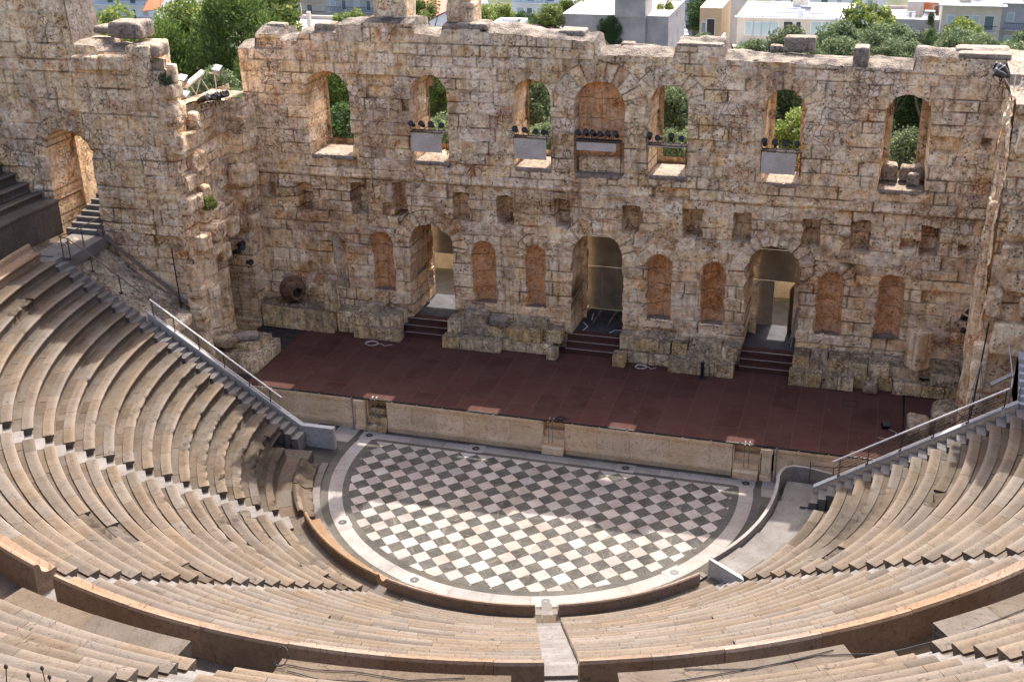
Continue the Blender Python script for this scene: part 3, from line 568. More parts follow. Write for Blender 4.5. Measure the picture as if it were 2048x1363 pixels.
# two broken piers rising from the wall top, and loose coping
for nm, lst in (('broken_pier', [(-11.55, -9.75, 11.3, 12.7, 18.1, 20.2, 3), (-11.7, -10.1, 11.35, 12.65, 20.15, 22.2, 4), (-11.9, -10.4, 11.4, 12.6, 22.15, 23.9, 6)]), ('broken_pier', [(-7.6, -6.2, 11.2, 12.6, 17.9, 19.4, 7), (-7.6, -6.3, 11.3, 12.55, 19.35, 20.9, 8), (-8.0, -7.0, 11.35, 12.5, 20.85, 22.5, 9)])):
    mb = MB(); blocks(mb, [l+(dict(amp=.06, cell=.14),) for l in lst]); mk(nm, mb.V, mb.F, M_WALL, gw, tint=np.array(mb.T))
LB = [('pale square block lying on the wall top above the leftmost window', (-14.6, -13.5, 10.75, 11.5, 17.85, 18.25, 1)), ('long pale slab on the left end of the wall top', (-17.7, -16.6, 11.4, 12.0, 17.7, 18.05, 2)),
      ('low flat block on the wall top in front of the right broken pier', (-6.9, -5.3, 10.55, 11.2, 18.2, 18.5, 3)), ('flat weathered block on the wall top above the walled-up niche', (-1.9, -.6, 11.2, 12.2, 17.9, 18.2, 4)),
      ('broad pale coping block between the niche and the fifth window', (3.95, 6.15, 10.52, 11.6, 17.7, 17.92, 5)), ('dark worn stone block standing back on the gravel wall top', (8.75, 10.2, 12.0, 12.7, 17.35, 18.05, 6)),
      ('upright pale stone post on the wall top right of the sixth window', (11.95, 12.65, 10.5, 11.5, 17.05, 17.95, 7)), ('small pale stone on the corner block at the right end of the wall', (16.3, 17.0, 11.2, 11.9, 17.6, 17.95, 8)),
      ('small dark rubble stone beside the dark worn block on the wall top', (8.1, 8.7, 12.1, 12.6, 17.3, 17.6, 9)), ('thin white stone chip on the wall edge above the sixth window', (7.5, 7.8, 10.55, 10.8, 17.12, 17.28, 10)),
      ('jagged pale stone behind the step in the wall top', (1.1, 1.8, 11.6, 12.2, 17.3, 17.6, 11))]
for lb, a in LB: mb = MB(); blocks(mb, [a+(dict(amp=.06, cell=.1),)]); tag(mb.build('stone_block', M_CAP, base=((a[0]+a[1])/2, (a[2]+a[3])/2, a[4])), lb, 'stone block', 'loose blocks on the wall top')
for lb, a in [('squared pale rock on the left of the sill of the rightmost window', (13.75, 14.45, 11.6, 12.2, 11.5, 12.4, 12)), ('long pale rock across the right of the sill of the rightmost window', (14.5, 15.6, 11.7, 12.3, 11.5, 12.3, 13)), ('small white rock in front of the others in the rightmost window', (14.9, 15.5, 11.0, 11.4, 11.5, 12.15, 14))]:
    mb = MB(); blocks(mb, [a+(dict(amp=.12, cell=.08, round_=.1),)]); tag(mb.build('rock', M_CAP, base=((a[0]+a[1])/2, (a[2]+a[3])/2, a[4])), lb, 'rock', 'rocks on the rightmost window sill')
mb = MB()
for v in WIN+[(.3, 1.27)]:
    if v:
        zb = 11.47 if v[0] != .3 else 11.3; V, F, t = rough_block(v[0]-v[1]-.02, v[0]+v[1]+.02, 10.47, 12.6, zb-.25, zb+.04, 3, amp=.03, cell=.12); mb2 = MB().add(V, F, t); mk('window_sill', mb2.V, mb2.F, M_CAP, gw)
mb = MB(); V, F, t = rough_block(-.85, 1.5, 10.9, 11.5, 11.3, 12.05, 3, amp=.05, cell=.12); mb.add(V, F, t); mk('niche_ledge', mb.V, mb.F, M_WALL, gw, tint=np.array(mb.T))

pts_ = [(.3-1.2, 12.06), (.3+1.2, 12.06)]+[(.3+1.2*math.cos(q), 14.68+1.2*math.sin(q)) for q in np.linspace(0, math.pi, 16)]
mk('niche_back', [(x, 11.30, z) for x, z in pts_]+[(x, 11.42, z) for x, z in pts_], [tuple(range(18)), tuple(range(35, 17, -1))]+[(i, (i+1) % 18, (i+1) % 18+18, i+18) for i in range(18)], M_NICHE, gw)
# spotlight racks in the windows
def lamp_mesh():
    mb = MB(); M0 = Matrix.Rotation(R(62), 4, 'X')
    mb.lathe([(.001, -.2), (.07, -.2), (.1, -.12), (.12, 0), (.125, .17), (.15, .19), (.15, .23), (.1, .235), (.001, .2)], Matrix.Translation((0, 0, .3)) @ M0, 12)
    mb.tube([(-.15, 0, .3), (-.15, 0, .1), (0, 0, .04), (.15, 0, .1), (.15, 0, .3)], .018, 6).tube([(0, 0, -.05), (0, 0, .06)], .025, 6)
    me = bpy.data.meshes.new('spotlight'); me.from_pydata([tuple(v) for v in mb.V], [], mb.F); me.materials.append(M_BLACK); me.polygons.foreach_set('use_smooth', [True]*len(me.polygons)); return me
LM = lamp_mesh(); ORD = ['first', 'second', 'third', 'fourth', 'fifth', 'sixth']
def spot(x, y, z, rz, lab, grp, s=1.0, rx=0):
    rx = rx+R(random.uniform(-22, 16)); rz += R(random.uniform(-16, 16))
    o = bpy.data.objects.new('spotlight', LM); col.objects.link(o); o.location = (x, y, z); o.rotation_euler = (rx, 0, rz); o.scale = (s, s, s); tag(o, lab, 'spotlight', grp)
RK = [(-9.47, -7.6, 12.05, 4, 'second window from the left'), (-4.0, -2.1, 12.0, 4, 'third window from the left'), (-.78, 1.42, 12.62, 6, 'walled-up middle niche'), (2.73, 4.62, 12.98, 4, 'window just right of the niche'), (8.18, 10.0, 12.0, 4, 'second window from the right')]
for x0, x1, zb, n, nm in RK:
    t = thing('spotlight_rack', f'steel rack of spotlights with a {"white panel" if zb < 12.9 else "thin rail"} in the {nm}', 'lighting rack', ((x0+x1)/2, 10.3, 11.9), 'spotlight racks in the windows')
    mb = MB(); 
    for dy in (0, .35): mb.tube([(x0, 10.2+dy, 13.1), (x1, 10.2+dy, 13.1)], .025, 6)
    for xx in (x0, x1): mb.tube([(xx, 10.2, 13.1), (xx, 10.55, 13.1)], .02, 6).tube([(xx, 10.22, 13.1), (xx, 10.42, 11.9 if zb != 12.62 else 11.35)], .022, 6).tube([(xx, 10.6, 13.1), (xx, 10.6, 11.9)], .02, 6)
    mb.b2(x0, x1, 10.16, 10.62, 13.04, 13.07); mk('frame', mb.V, mb.F, M_BRONZE, t)
    mb = MB().b2(x0+.03, x1-.2, 10.17, 10.19, zb, 13.02); mk('panel', mb.V, mb.F, M_PANELW, t)
    for k in range(n): spot(x0+.12+(x1-x0-.2)*k/(n-1)*.93, 10.25, 13.13, R(random.uniform(-14, 14)), f'{ORD[k]} black spotlight from the left in the {nm}', 'spotlights on the window racks')

# ================================================================== LEFT AND RIGHT WINGS
lw = thing('left_wing_wall', 'left ruined stone wing of the theatre with a tall stump of tower and an arched stair door', 'ruined wall', (-22, 4.5, 5))
def lab_(o): return o
def top_lf(u): return np.interp(u, [-44, -27.95, -27.9, -26.5, -26.4, -25.2, -25.1, -23.85, -23.8, -22.6, -22.55, -20.6, -20.5, -19.7, -19.65, -19.2, -19.15, -18.8], [18.3, 18.35, 21.5, 21.8, 23, 23.2, 22.4, 22.2, 18.3, 18.25, 18.0, 18.05, 18.3, 18.25, 17.2, 17.1, 16.2, 16.1])
o = arch(-25.15, 1.35, 7.5, 14.1); o.update(through=True, D=2.3, rag=.12, vous=.6)
def ex_lf(u, z): return np.where(z < 11, -.06, 0)+np.clip(fbm(u*.5, z*.5, 44, 3), 0, 1)*.16
masonry('front_face', (0, 3.5, 0), (1, 0, 0), (0, -1, 0), -44, -18.86, 4.0, 23.4, top_lf, .085, [o], 21, M_WALL, lw, extra=ex_lf, course=(.5, .8), bw=(.8, 1.9), amp=.05, erode=.1)
def top_ls(u): return np.interp(u, [3.3, 3.6, 3.65, 4.0, 4.05, 4.5, 4.6, 6.0, 6.1, 8.0, 8.1, 10.8], [17.8, 17.75, 17.0, 16.9, 15.9, 15.8, 15.4, 15.25, 15.0, 14.9, 14.7, 14.6])
def ex_ls(u, z):
    e = np.where((z < 7.7+.3*np.sin(u*2)) & (u < 6.3), -.14-.12*(((u-3.6)*1.3).astype(int) % 2), 0.)
    lo = 8.6-.35*(z-9.6); m_ = (z > 9.6) & (u > np.maximum(4.6+.9*np.floor((12-z)/1.3)*.5, 4.6)) & (u < 8.8-.28*np.floor((z-9.6)/.9)*.0)
    e = e+np.where(m_, .5, 0)-np.where((z > 9.0) & (u > 8.8), .25*np.floor((fbm(u*0+3, z*.9, 3, 2)+1)*1.6), 0)
    return e+np.clip(fbm(u*.6, z*.6, 45, 3), -1, 1)*.18
o = arch(7.9, 1.35, 1.0, 8.2); o.update(through=True, D=2.6, rag=.22, vous=.6)
masonry('side_face', (-18.86, 0, 0), (0, 1, 0), (1, 0, 0), 3.38, 10.7, 1.7, 18, top_ls, .07, [o], 23, M_WALL, lw, extra=ex_ls, amp=.06, erode=.12, course=(.45, .7))
masonry('rear_face', (0, 5.7, 0), (1, 0, 0), (0, 1, 0), -44, -20.9, 4.0, 23.4, top_lf, .35, [dict(arch(-25.15, 1.35, 7.5, 14.1), through=True, D=.1, plain=True)], 25, M_WALL, lw)
masonry('outer_face', (-20.95, 0, 0), (0, 1, 0), (-1, 0, 0), 5.7, 12.5, 1.0, 18, top_ls, .4, [], 26, M_WALL, lw)
def f1(i, j): x = -44+i*25.1; y = 3.5+j*np.where(x > -20.7, .35, 2.2); return np.c_[x, y, top_lf(x)+.12*np.sin(j*3.14)*(.5+vn(x, y, 4))+.08*fbm(x*1.5, y*1.5, 5, 3)]
gridsheet('front_top', f1, 260, 10, M_CAP, lw)
def f2(i, j): y = 3.4+i*7.4; x = -18.86-j*2.1; return np.c_[x, y, top_ls(y)+.1*fbm(x*1.5, y*1.5, 5, 3)]
gridsheet('side_top', f2, 90, 10, M_RUBBLE, lw, flip=True)
mb = MB(); mb.b2(-26.9, -26.5, 5.72, 7.6, 7.5, 14.5).b2(-27.9, -27.8, 3.6, 5.7, 18, 21.5).b2(-21.6, -21.4, 5.8, 12, 1, 9.5).b2(-21.3, -18.9, 9.3, 9.5, 1, 9.5).b2(-21.3, -18.9, 6.6, 6.8, 1, 9.5); mk('inner_walls', mb.V, mb.F, M_WALL, lw, tint=np.tile((.5, 0, .5), (len(mb.V), 1)))
mb = MB(); blocks(mb, [(-19.2, -18.4, 5.7, 6.6, 6.9, 7.7, 1, dict(amp=.1, cell=.1)), (-19.2, -18.3, 6.6, 7.5, 7.9, 8.8, 2, dict(amp=.1, cell=.1)), (-19.3, -18.3, 8.8, 9.9, 7.6, 8.3, 3, dict(amp=.1)), (-19.1, -18.2, 4.2, 5.3, 7.6, 8.2, 4, dict(amp=.1)),
    (-19.4, -18.2, 9.3, 10.4, 13.1, 14.2, 5, dict(amp=.14, cell=.1, round_=.16)), (-19.2, -18.35, 9.2, 10.3, 11.7, 12.7, 6, dict(amp=.14, cell=.1, round_=.16)), (-19.4, -18.1, 8.4, 9.9, 10.0, 11.2, 7, dict(amp=.14, cell=.1, round_=.2)),
    (-19.6, -18.5, 3.2, 4.4, 14.5, 15.7, 8, dict(amp=.16, cell=.1, round_=.2)), (-19.5, -18.6, 3.6, 4.6, 12.9, 13.7, 9, dict(amp=.1)), (-19.5, -18.5, 4.3, 5.5, 12.0, 12.9, 10, dict(amp=.1)), (-19.5, -18.6, 4.9, 5.6, 10.3, 11.1, 11, dict(amp=.1)), (-19.5, -18.55, 4.7, 5.6, 9.3, 10.1, 12, dict(amp=.1)), (-19.3, -18.5, 3.3, 4.2, 15.9, 16.6, 13, dict(amp=.1)), (-19.0, -18.5, 3.6, 4.0, 16.6, 17.5, 14, dict(amp=.08))])
blocks(mb, [(-19.3+.0*k, -18.56+.06*((k*5) % 3), 3.2-.05*(k % 2), 3.75, 1.6+.6*k, 2.2+.6*k, 60+k, dict(amp=.07, cell=.1, round_=.05, tint=(.3+.07*(k % 5), 0, .5))) for k in range(10)])
blocks(mb, [(-20.95, -19.65, 3.42, 5.3, 15.2, 18.35, 80, dict(amp=.06, cell=.12)), (-19.75, -19.05, 3.4, 4.3, 15.0, 17.15, 81, dict(amp=.08, cell=.1)), (-23.7, -22.3, 3.05, 4.4, 17.15, 17.85, 82, dict(amp=.07, cell=.1, round_=.1)), (-22.25, -20.75, 3.0, 4.6, 17.2, 17.95, 83, dict(amp=.07, cell=.1, round_=.1)),
    (-19.3, -18.5, 3.4, 4.9, 13.2, 14.1, 84, dict(amp=.1, cell=.1)), (-19.3, -18.55, 3.5, 5.2, 11.3, 12.0, 85, dict(amp=.1, cell=.1)), (-19.2, -18.5, 3.3, 4.6, 10.2, 11.0, 86, dict(amp=.1, cell=.1)), (-19.2, -18.0, 4.6, 5.7, 8.4, 9.2, 87, dict(amp=.1, cell=.1)), (-19.2, -18.1, 3.5, 4.4, 8.2, 9.0, 88, dict(amp=.1, cell=.1)), (-19.4, -18.25, 8.9, 10.2, 12.7, 13.3, 89, dict(amp=.13, cell=.1, round_=.14)), (-19.4, -18.3, 8.6, 9.8, 9.0, 9.9, 90, dict(amp=.13, cell=.1, round_=.14)), (-19.4, -18.5, 4.8, 5.4, 14.0, 14.9, 91, dict(amp=.1, cell=.1, round_=.12))])
mk('jutting_blocks', mb.V, mb.F, M_WALL, lw, tint=np.array(mb.T))
masonry('tower_flank', (-23.84, 0, 0), (0, 1, 0), (1, 0, 0), 3.5, 5.7, 18.0, 22.3, lambda u: 22.2+0*np.asarray(u), .09, [], 27, M_WALL, lw)
for lb, a in [('rounded pale boulder lying on the top of the left wing beside the tower', (-22.1, -20.3, 4.0, 5.4, 18.5, 19.3, 21)), ('thin flat slab on the left wing top behind the rounded boulder', (-23.4, -22.0, 4.6, 5.6, 18.6, 18.95, 22)), ('square pale block at the outer corner of the left wing top', (-20.6, -19.3, 3.6, 4.8, 17.7, 18.35, 23))]:
    mb = MB(); blocks(mb, [a+(dict(amp=.1, cell=.1, round_=.14),)]); tag(mb.build('stone_block', M_CAP, base=((a[0]+a[1])/2, (a[2]+a[3])/2, a[4])), lb, 'stone block', 'loose blocks on the left wing')
# stair inside the door and the landing
tag(mk('landing_paving', *(lambda m: (m.V, m.F))(MB().b2(-25.5, -23.5, .05, 3.45, 8.2, 8.75)), M_STEP, tint=np.tile((.6, 0, .4), (8, 1))), None, None, kind='structure')
mb = MB()
for k in range(9): mb.b2(-25.9+.1*k, -23.75-.09*k, 3.3+.34*k, 3.3+.34*(k+1)+(0 if k < 8 else 3), 8.0, 8.97+.21*k, t=(.7, 0, .3))
tag(mb.build('stair_flight', M_STEP, base=(-24.8, 3.5, 8.75)), 'pale sunlit stone stair rising through the arched door of the left wing', 'stairs')

rw = thing('right_wing_wall', 'right ruined stone wing with jutting blocks closing the stage on the right', 'ruined wall', (20, 4.5, 2))
def top_rs(u): return np.interp(u, [3, 5, 5.1, 8, 8.1, 10.8], [17.35, 17.3, 17.0, 17.1, 17.5, 17.6])
def ex_rs(u, z): return np.clip(fbm(u*.5, z*.35, 51, 3), -1, 1)*.22-np.where((u < 4.3), .18, 0)-np.where((u > 5.4) & (u < 6.2), .2, 0)+np.where((u > 4.6) & (u < 5.2) & (z > 9), .3, 0)
masonry('side_face', (18.42, 0, 0), (0, 1, 0), (-1, 0, 0), 3.35, 10.7, 1.7, 17.8, top_rs, .075, [], 33, M_WALL, rw, extra=ex_rs, amp=.05, erode=.12)
def top_rf(u): return np.interp(u, [18, 19.0, 19.1, 20.5, 21, 40], [17.35, 17.4, 17.0, 17.2, 18, 18.5])
def ex_rf(u, z): return np.clip(fbm(u*.7, z*.5, 53, 3), -1, 1)*.25
masonry('front_face', (0, 3.4, 0), (1, 0, 0), (0, -1, 0), 18.36, 34, 1.5, 19, top_rf, .085, [], 35, M_WALL, rw, extra=ex_rf, course=(.5, .85), bw=(.7, 1.6), amp=.11, erode=.14)
masonry('rear_face', (0, 5.6, 0), (1, 0, 0), (0, 1, 0), 20.6, 34, 1.5, 19, top_rf, .4, [], 36, M_WALL, rw)
def f3(i, j): x = 18.36+i*15.7; y = 3.4+j*2.2; return np.c_[x, y, top_rf(x)+.15*fbm(x*1.2, y*1.2, 5, 3)+.15*np.sin(j*3.14)]
gridsheet('front_top', f3, 120, 10, M_CAP, rw)
def f4(i, j): y = 3.4+i*9.5; x = 18.42+j*2.3; return np.c_[x, y, top_rs(y)+.1*fbm(x*1.5, y*1.5, 5, 3)]
gridsheet('side_top', f4, 90, 10, M_CAP, rw)
masonry('outer_face', (20.7, 0, 0), (0, 1, 0), (1, 0, 0), 5.6, 12.8, 1.0, 17.8, top_rs, .4, [], 37, M_WALL, rw)
mb = MB(); blocks(mb, [(18.1, 18.75, 2.95, 3.6, 5.2, 7.4, 1, dict(amp=.1, cell=.1, round_=.14)), (18.15, 18.8, 2.9, 3.6, 2.0, 5.15, 2, dict(amp=.12, cell=.12, round_=.14)), (18.3, 18.9, 3.0, 3.6, 8.6, 9.9, 3, dict(amp=.1, round_=.12)), (18.9, 20.1, 2.95, 3.6, 9.8, 10.6, 4, dict(amp=.08)), (19.6, 21.0, 2.8, 3.6, 8.8, 9.6, 5, dict(amp=.08)),
    (18.7, 19.7, 2.9, 3.6, 12.2, 13.1, 6, dict(amp=.1)), (19.5, 21.0, 2.75, 3.6, 13.2, 14.0, 7, dict(amp=.1)), (18.6, 19.5, 2.9, 3.6, 10.9, 11.8, 8, dict(amp=.1)), (18.5, 20.0, 2.8, 3.6, 15.4, 16.6, 9, dict(amp=.18, round_=.2)), (20.2, 21.5, 2.8, 3.6, 11.0, 12.2, 10, dict(amp=.1)), (18.7, 20.4, 2.9, 3.6, 7.0, 8.4, 11, dict(amp=.08)),
    (17.95, 18.5, 4.6, 5.1, 1.75, 13.0, 12, dict(amp=.12, cell=.16, round_=.12)), (18.0, 18.5, 6.6, 7.0, 1.75, 9.5, 13, dict(amp=.12, cell=.16, round_=.12))])
mk('jutting_blocks', mb.V, mb.F, M_WALL, rw, tint=np.array(mb.T))
mb = MB(); blocks(mb, [(16.4, 18.6, 10.55, 12.7, 17.55, 17.85, 4, dict(amp=.05, cell=.14))]); mk('corner_slab', mb.V, mb.F, M_CAP, rw)

# embankments of rubble between the seats' end walls and the wings
def emb(sx):
    def f(i, j):
        x = 18.6+i*6.2; y = .28+j*3.4; z = np.interp(x, [18.5, 19.0, 19.05, 24.8], [1.8, 1.9, 4.9, 8.75]) if sx < 0 else np.interp(x, [18.5, 20.0, 20.05, 25], [1.5, 2.0, 5.0, 8.6])
        return np.c_[sx*x, y, z+.28*fbm(x*1.3, y*1.3, 8+sx, 5)]
    o = gridsheet('rubble_bank', f, 110, 60, M_RUBBLE, flip=(sx < 0)); tag(o, None, None, kind='structure')
emb(-1); emb(1)
mb = MB(); blocks(mb, [(-20.4, -18.75, 1.0, 2.6, 4.75, 5.25, 4, dict(amp=.08, cell=.1))])
tag(mb.build('lintel_block', M_WALL, base=(-19.5, 1.8, 4.75)), 'long stone lintel block at the foot of the dark rubble bank beside the left stair', 'stone block')
mb = MB().tube([(-24.05, 3.25, 9.0), (-19.45, 3.25, 5.5)], .11, 4); tag(mb.build('cable_duct', M_BRONZE, base=(-22, 3.25, 7)), 'long brown metal duct sloping down beside the left wing wall', 'duct')
mb = MB().tube([(18.9, 2.6, 5.8), (23.5, 3.0, 9.0)], .10, 4); tag(mb.build('cable_duct', M_PANELW, base=(20, 2.8, 6.5)), 'pale metal duct sloping up beside the right wing wall', 'duct')

# ================================================================== PODIUMS ALONG THE STAGE WALL
def podium(label, x, lower, upper, rub):
    t = thing('masonry_podium', label, 'stone podium', (x, 9.6, ZS), 'stone podiums between the doors')
    for nm, lst, mt in (('lower_course', lower, M_PODIUM), ('upper_course', upper, M_PODIUM)):
        for a in lst:
            s = int(abs(a[0]*37+a[2]*11)) % 97; rnd = random.Random(s); mb = MB(); x0 = a[0]
            while x0 < a[1]-.05:      # cut long courses into stones
                x1 = min(a[1], x0+rnd.uniform(.7, 1.5));
                if a[1]-x1 < .4: x1 = a[1]
                blocks(mb, [(x0+.008, x1-.008, a[2]+rnd.uniform(-.03, .03), a[3], a[4], a[5]+rnd.uniform(-.03, .03), s, dict(amp=.028, cell=.1, round_=.018, tint=(rnd.random(), .0, rnd.random())))]); x0 = x1; s += 1
            mk(nm, mb.V, mb.F, mt, t, tint=np.array(mb.T))
    for a in rub:
        def f(i, j, a=a):
            x = a[0]+i*(a[1]-a[0]); y = a[2]+j*(a[3]-a[2]); e = np.clip(np.minimum(np.minimum(i, 1-i)*(a[1]-a[0]), np.minimum(j, 1)*(a[3]-a[2]))*6, 0, 1); v = vn(x*9, y*9, 4)
            return np.c_[x, y-.03*v, a[4]+(a[5]-a[4])*e+.10*v*e+.06*fbm(x*3, y*3, 9, 3)]
        gridsheet('rubble_fill', f, int((a[1]-a[0])/.05), int((a[3]-a[2])/.05)+2, M_RUBBLE, t)
podium('long dark-stained stone podium left of the left door, with a big clay jar on it', -13.8, [(-13.0, -10.3, 8.9, 9.6, ZS, 2.42)], [(-18.6, -14.25, 9.15, 10.55, ZS, 3.05), (-14.2, -13.1, 9.5, 10.55, ZS, 3.0), (-13.05, -11.0, 9.2, 10.55, 2.3, 3.0), (-11.0, -10.4, 9.35, 10.55, 2.3, 3.12)], [(-13.0, -11.4, 9.7, 10.5, 3.0, 3.28)])
podium('broken stone podium between left and middle doors with a loose marble block on it', -4.8, [(-7.85, -4.6, 8.8, 9.5, ZS, 2.4), (-4.6, -1.9, 9.25, 9.9, ZS, 2.38), (-2.05, -1.5, 8.65, 9.3, ZS, 2.3)], [(-7.75, -7.0, 9.5, 10.55, 2.35, 3.1), (-5.55, -4.3, 9.55, 10.55, 2.35, 2.95), (-4.2, -2.5, 9.2, 9.9, 2.4, 3.1), (-2.3, -1.45, 9.5, 10.5, 2.35, 3.05), (-4.3, -2.3, 9.9, 10.55, 2.3, 3.05)], [(-7.1, -5.4, 9.5, 10.5, 2.4, 3.42), (-4.2, -2.2, 9.95, 10.5, 3.0, 3.32)])
podium('stepped stone podium with mortar rubble top between the middle and right doors', 4.6, [(1.45, 2.1, 8.7, 9.4, ZS, 2.42), (2.1, 4.35, 9.35, 9.9, ZS, 2.4), (4.3, 7.6, 8.75, 9.5, ZS, 2.4)], [(1.6, 2.4, 9.75, 10.55, 2.3, 3.1), (2.4, 4.3, 9.45, 10.55, 2.4, 3.0), (4.35, 5.15, 9.45, 10.55, 2.4, 3.05), (6.9, 7.65, 9.45, 10.55, 2.4, 3.1)], [(1.6, 5.0, 9.95, 10.5, 3.0, 3.12), (5.1, 7.0, 9.5, 10.5, 2.4, 3.1)])
podium('long stone podium right of the right door reaching the right wing', 14.2, [(10.3, 13.4, 8.72, 9.4, ZS, 2.45), (13.4, 15.2, 9.2, 9.6, ZS, 2.4), (15.2, 18.3, 8.95, 9.5, ZS, 2.4)], [(10.4, 11.2, 9.35, 10.55, 2.4, 3.1), (12.1, 13.1, 9.3, 10.55, 2.4, 3.1), (13.1, 16.4, 9.25, 10.0, 2.4, 3.08), (16.9, 18.2, 8.98, 9.6, 2.4, 3.05)], [(11.1, 12.2, 9.5, 10.5, 2.4, 3.08), (13.1, 16.4, 9.95, 10.5, 3.0, 3.1), (16.3, 18.3, 9.5, 10.5, 2.5, 3.12)])
podium('big weathered stone base at the front left corner of the stage', -17.6, [(-19.2, -16.1, 3.5, 6.4, ZS-1.0, 2.5)], [(-19.0, -16.5, 4.6, 6.3, 2.45, 2.8)], [])
for lb, a, mt in [('speckled rubble boulder on the corner base beside the left railing', (-19.0, -17.7, 3.9, 5.0, 2.7, 3.3, 3, dict(amp=.12, cell=.08, round_=.14)), M_RUBBLE), ('pale pink marble block lying on the corner base at the stage left', (-17.9, -16.8, 4.9, 5.6, 2.8, 3.2, 4, dict(amp=.05, cell=.08, round_=.1, rz=R(25))), M_CAP),
    ('pale broken marble block on the podium between left and middle doors', (-5.35, -4.4, 9.45, 10.1, 3.0, 3.42, 5, dict(amp=.03, cell=.08, round_=.03, rz=R(-8))), M_CAP), ('rough dark block standing on the boards in front of the right podium', (13.85, 14.55, 8.6, 9.15, ZS, 2.35, 6, dict(amp=.12, cell=.08, round_=.1)), M_RUBBLE),
    ('tall pale boulder at the right end of the stage nearer the boards', (15.9, 16.9, 4.4, 5.9, 1.0, 2.5, 7, dict(amp=.12, cell=.1, round_=.15)), M_RUBBLE), ('broad brown boulder at the right end of the stage against the wing', (17.0, 18.4, 5.2, 7.2, 1.0, 2.7, 8, dict(amp=.15, cell=.1, round_=.2)), M_RUBBLE)]:
    mb = MB(); blocks(mb, [a]); tag(mb.build('stone_block', mt, base=((a[0]+a[1])/2, (a[2]+a[3])/2, a[4])), lb, 'stone block', 'loose blocks about the stage')
mb = MB(); blocks(mb, [(-14.75, -14.05, 9.2, 9.75, 3.03, 4.75, 3, dict(amp=.02, cell=.1, round_=.02, rz=R(4), tint=(.75, 0, .4)))]); tag(mb.build('stone_pillar', M_PODIUM, base=(-14.4, 9.5, 3.03)), 'upright beige stone pillar on the left podium beside the clay jar', 'stone pillar', 'stone pillars on the podiums')
mb = MB(); blocks(mb, [(15.8, 16.6, 9.1, 9.95, 3.05, 4.95, 4, dict(amp=.02, cell=.1, round_=.02, rz=R(38), tint=(.45, 0, .7)))]); tag(mb.build('stone_pillar', M_WALL, base=(16.2, 9.5, 3.05)), 'upright brown stone pillar turned cornerwise on the right podium', 'stone pillar', 'stone pillars on the podiums')
# clay jar
jar = thing('clay_jar', 'large round clay storage jar lying on its side on the left podium', 'jar', (-16.9, 9.9, 3.05))
ax = Vector((.72, -.62, -.05)).normalized(); JM = Matrix.Translation((-17.0, 10.0, 3.82)) @ ax.to_track_quat('Z', 'Y').to_matrix().to_4x4()
mb = MB().lathe([(.001, -.8), (.2, -.78), (.45, -.6), (.66, -.3), (.74, .0), (.68, .3), (.5, .52), (.34, .62), (.32, .66)], JM, 28); mk('body', mb.V, mb.F, M_TERRACOTTA, jar, True)
mb = MB().lathe([(.30, .60), (.36, .64), (.42, .72), (.40, .78), (.30, .77), (.27, .68), (.26, .3)], JM, 28); mk('rim', mb.V, mb.F, M_TERRACOTTA, jar, True)
mb = MB().lathe([(.001, .35), (.26, .36), (.27, .5)], JM, 20); mk('hollow', mb.V, mb.F, M_BLACK, jar, True)
for i, (x, y) in enumerate([(-17.1, 9.25), (-16.6, 9.2), (-16.25, 9.35)]): mb = MB(); blocks(mb, [(x-.16, x+.16, y-.1, y+.1, 3.04, 3.24, 40+i, dict(amp=.06, cell=.06, round_=.06))]); tag(mb.build('chock_stone', M_CAP, base=(x, y, 3.04)), ['small white stone under the left of the clay jar', 'small white stone under the middle of the clay jar', 'small white stone under the mouth of the clay jar'][i], 'stone', 'stones propping the clay jar')
# small things on the stage
def coil(x, y, z, r, n, lab, mt, seed, tail=1.2):
    rnd = random.Random(seed); pts = []
    for k in range(n*14): a = k*2*math.pi/14; rr = r*(1+.14*rnd.uniform(-1, 1)); pts.append((x+rr*math.cos(a), y+rr*.8*math.sin(a), z+.02+.012*(k//14)))
    for k in range(6): pts.append((x+r+tail*k/5, y+.12*math.sin(k*1.7), z+.02))
    tag(MB().tube(pts, .018, 5).build('cable_coil', mt, base=(x, y, z)), lab, 'coil of cable', 'coils of cable on the stage')
coil(-11.7, 8.35, ZS, .34, 4, 'white cable coil on the boards in front of the left podium', M_ROPE, 1, .8)
coil(2.9, 8.95, ZS, .28, 4, 'tangled pale cable coil beside the small block right of the middle steps', M_ROPE, 2, .5)
coil(.32, 2.6, 1.75, .2, 3, 'black cable coil at the head of the middle front steps', M_CORD, 3, .2)
mb = MB().lathe([(.001, 0), (.2, 0), (.2, .04), (.09, .06), (.085, .72), (.1, .74), (.1, .86), (.05, .9), (.001, .9)], Matrix.Translation((6.1, 8.5, ZS)), 16)
tag(mb.build('floor_lamp', M_BLACK, base=(6.1, 8.5, ZS)), 'short black cylindrical lamp standing before the podium right of the middle door', 'lamp')
st = thing('monitor_speaker', 'small black stage lamp with a trailing cable on the right side of the boards', 'stage lamp', (15.0, 5.3, ZS))
mb = MB().box((15.0, 5.35, ZS+.16), (.34, .26, .24), rz=.4, tilt=(.5, 0)).tube([(14.8, 5.3, ZS+.02), (15.0, 5.35, ZS+.1)], .05, 6); mk('body', mb.V, mb.F, M_BLACK, st)
mb = MB().tube([(15.15, 5.25, ZS+.02), (15.5, 5.0, ZS+.02), (15.4, 4.5, ZS+.02), (15.0, 4.3, ZS+.02), (14.7, 4.35, ZS+.02)], .015, 5); mk('cable', mb.V, mb.F, M_ROPE, st)
hb = MB()
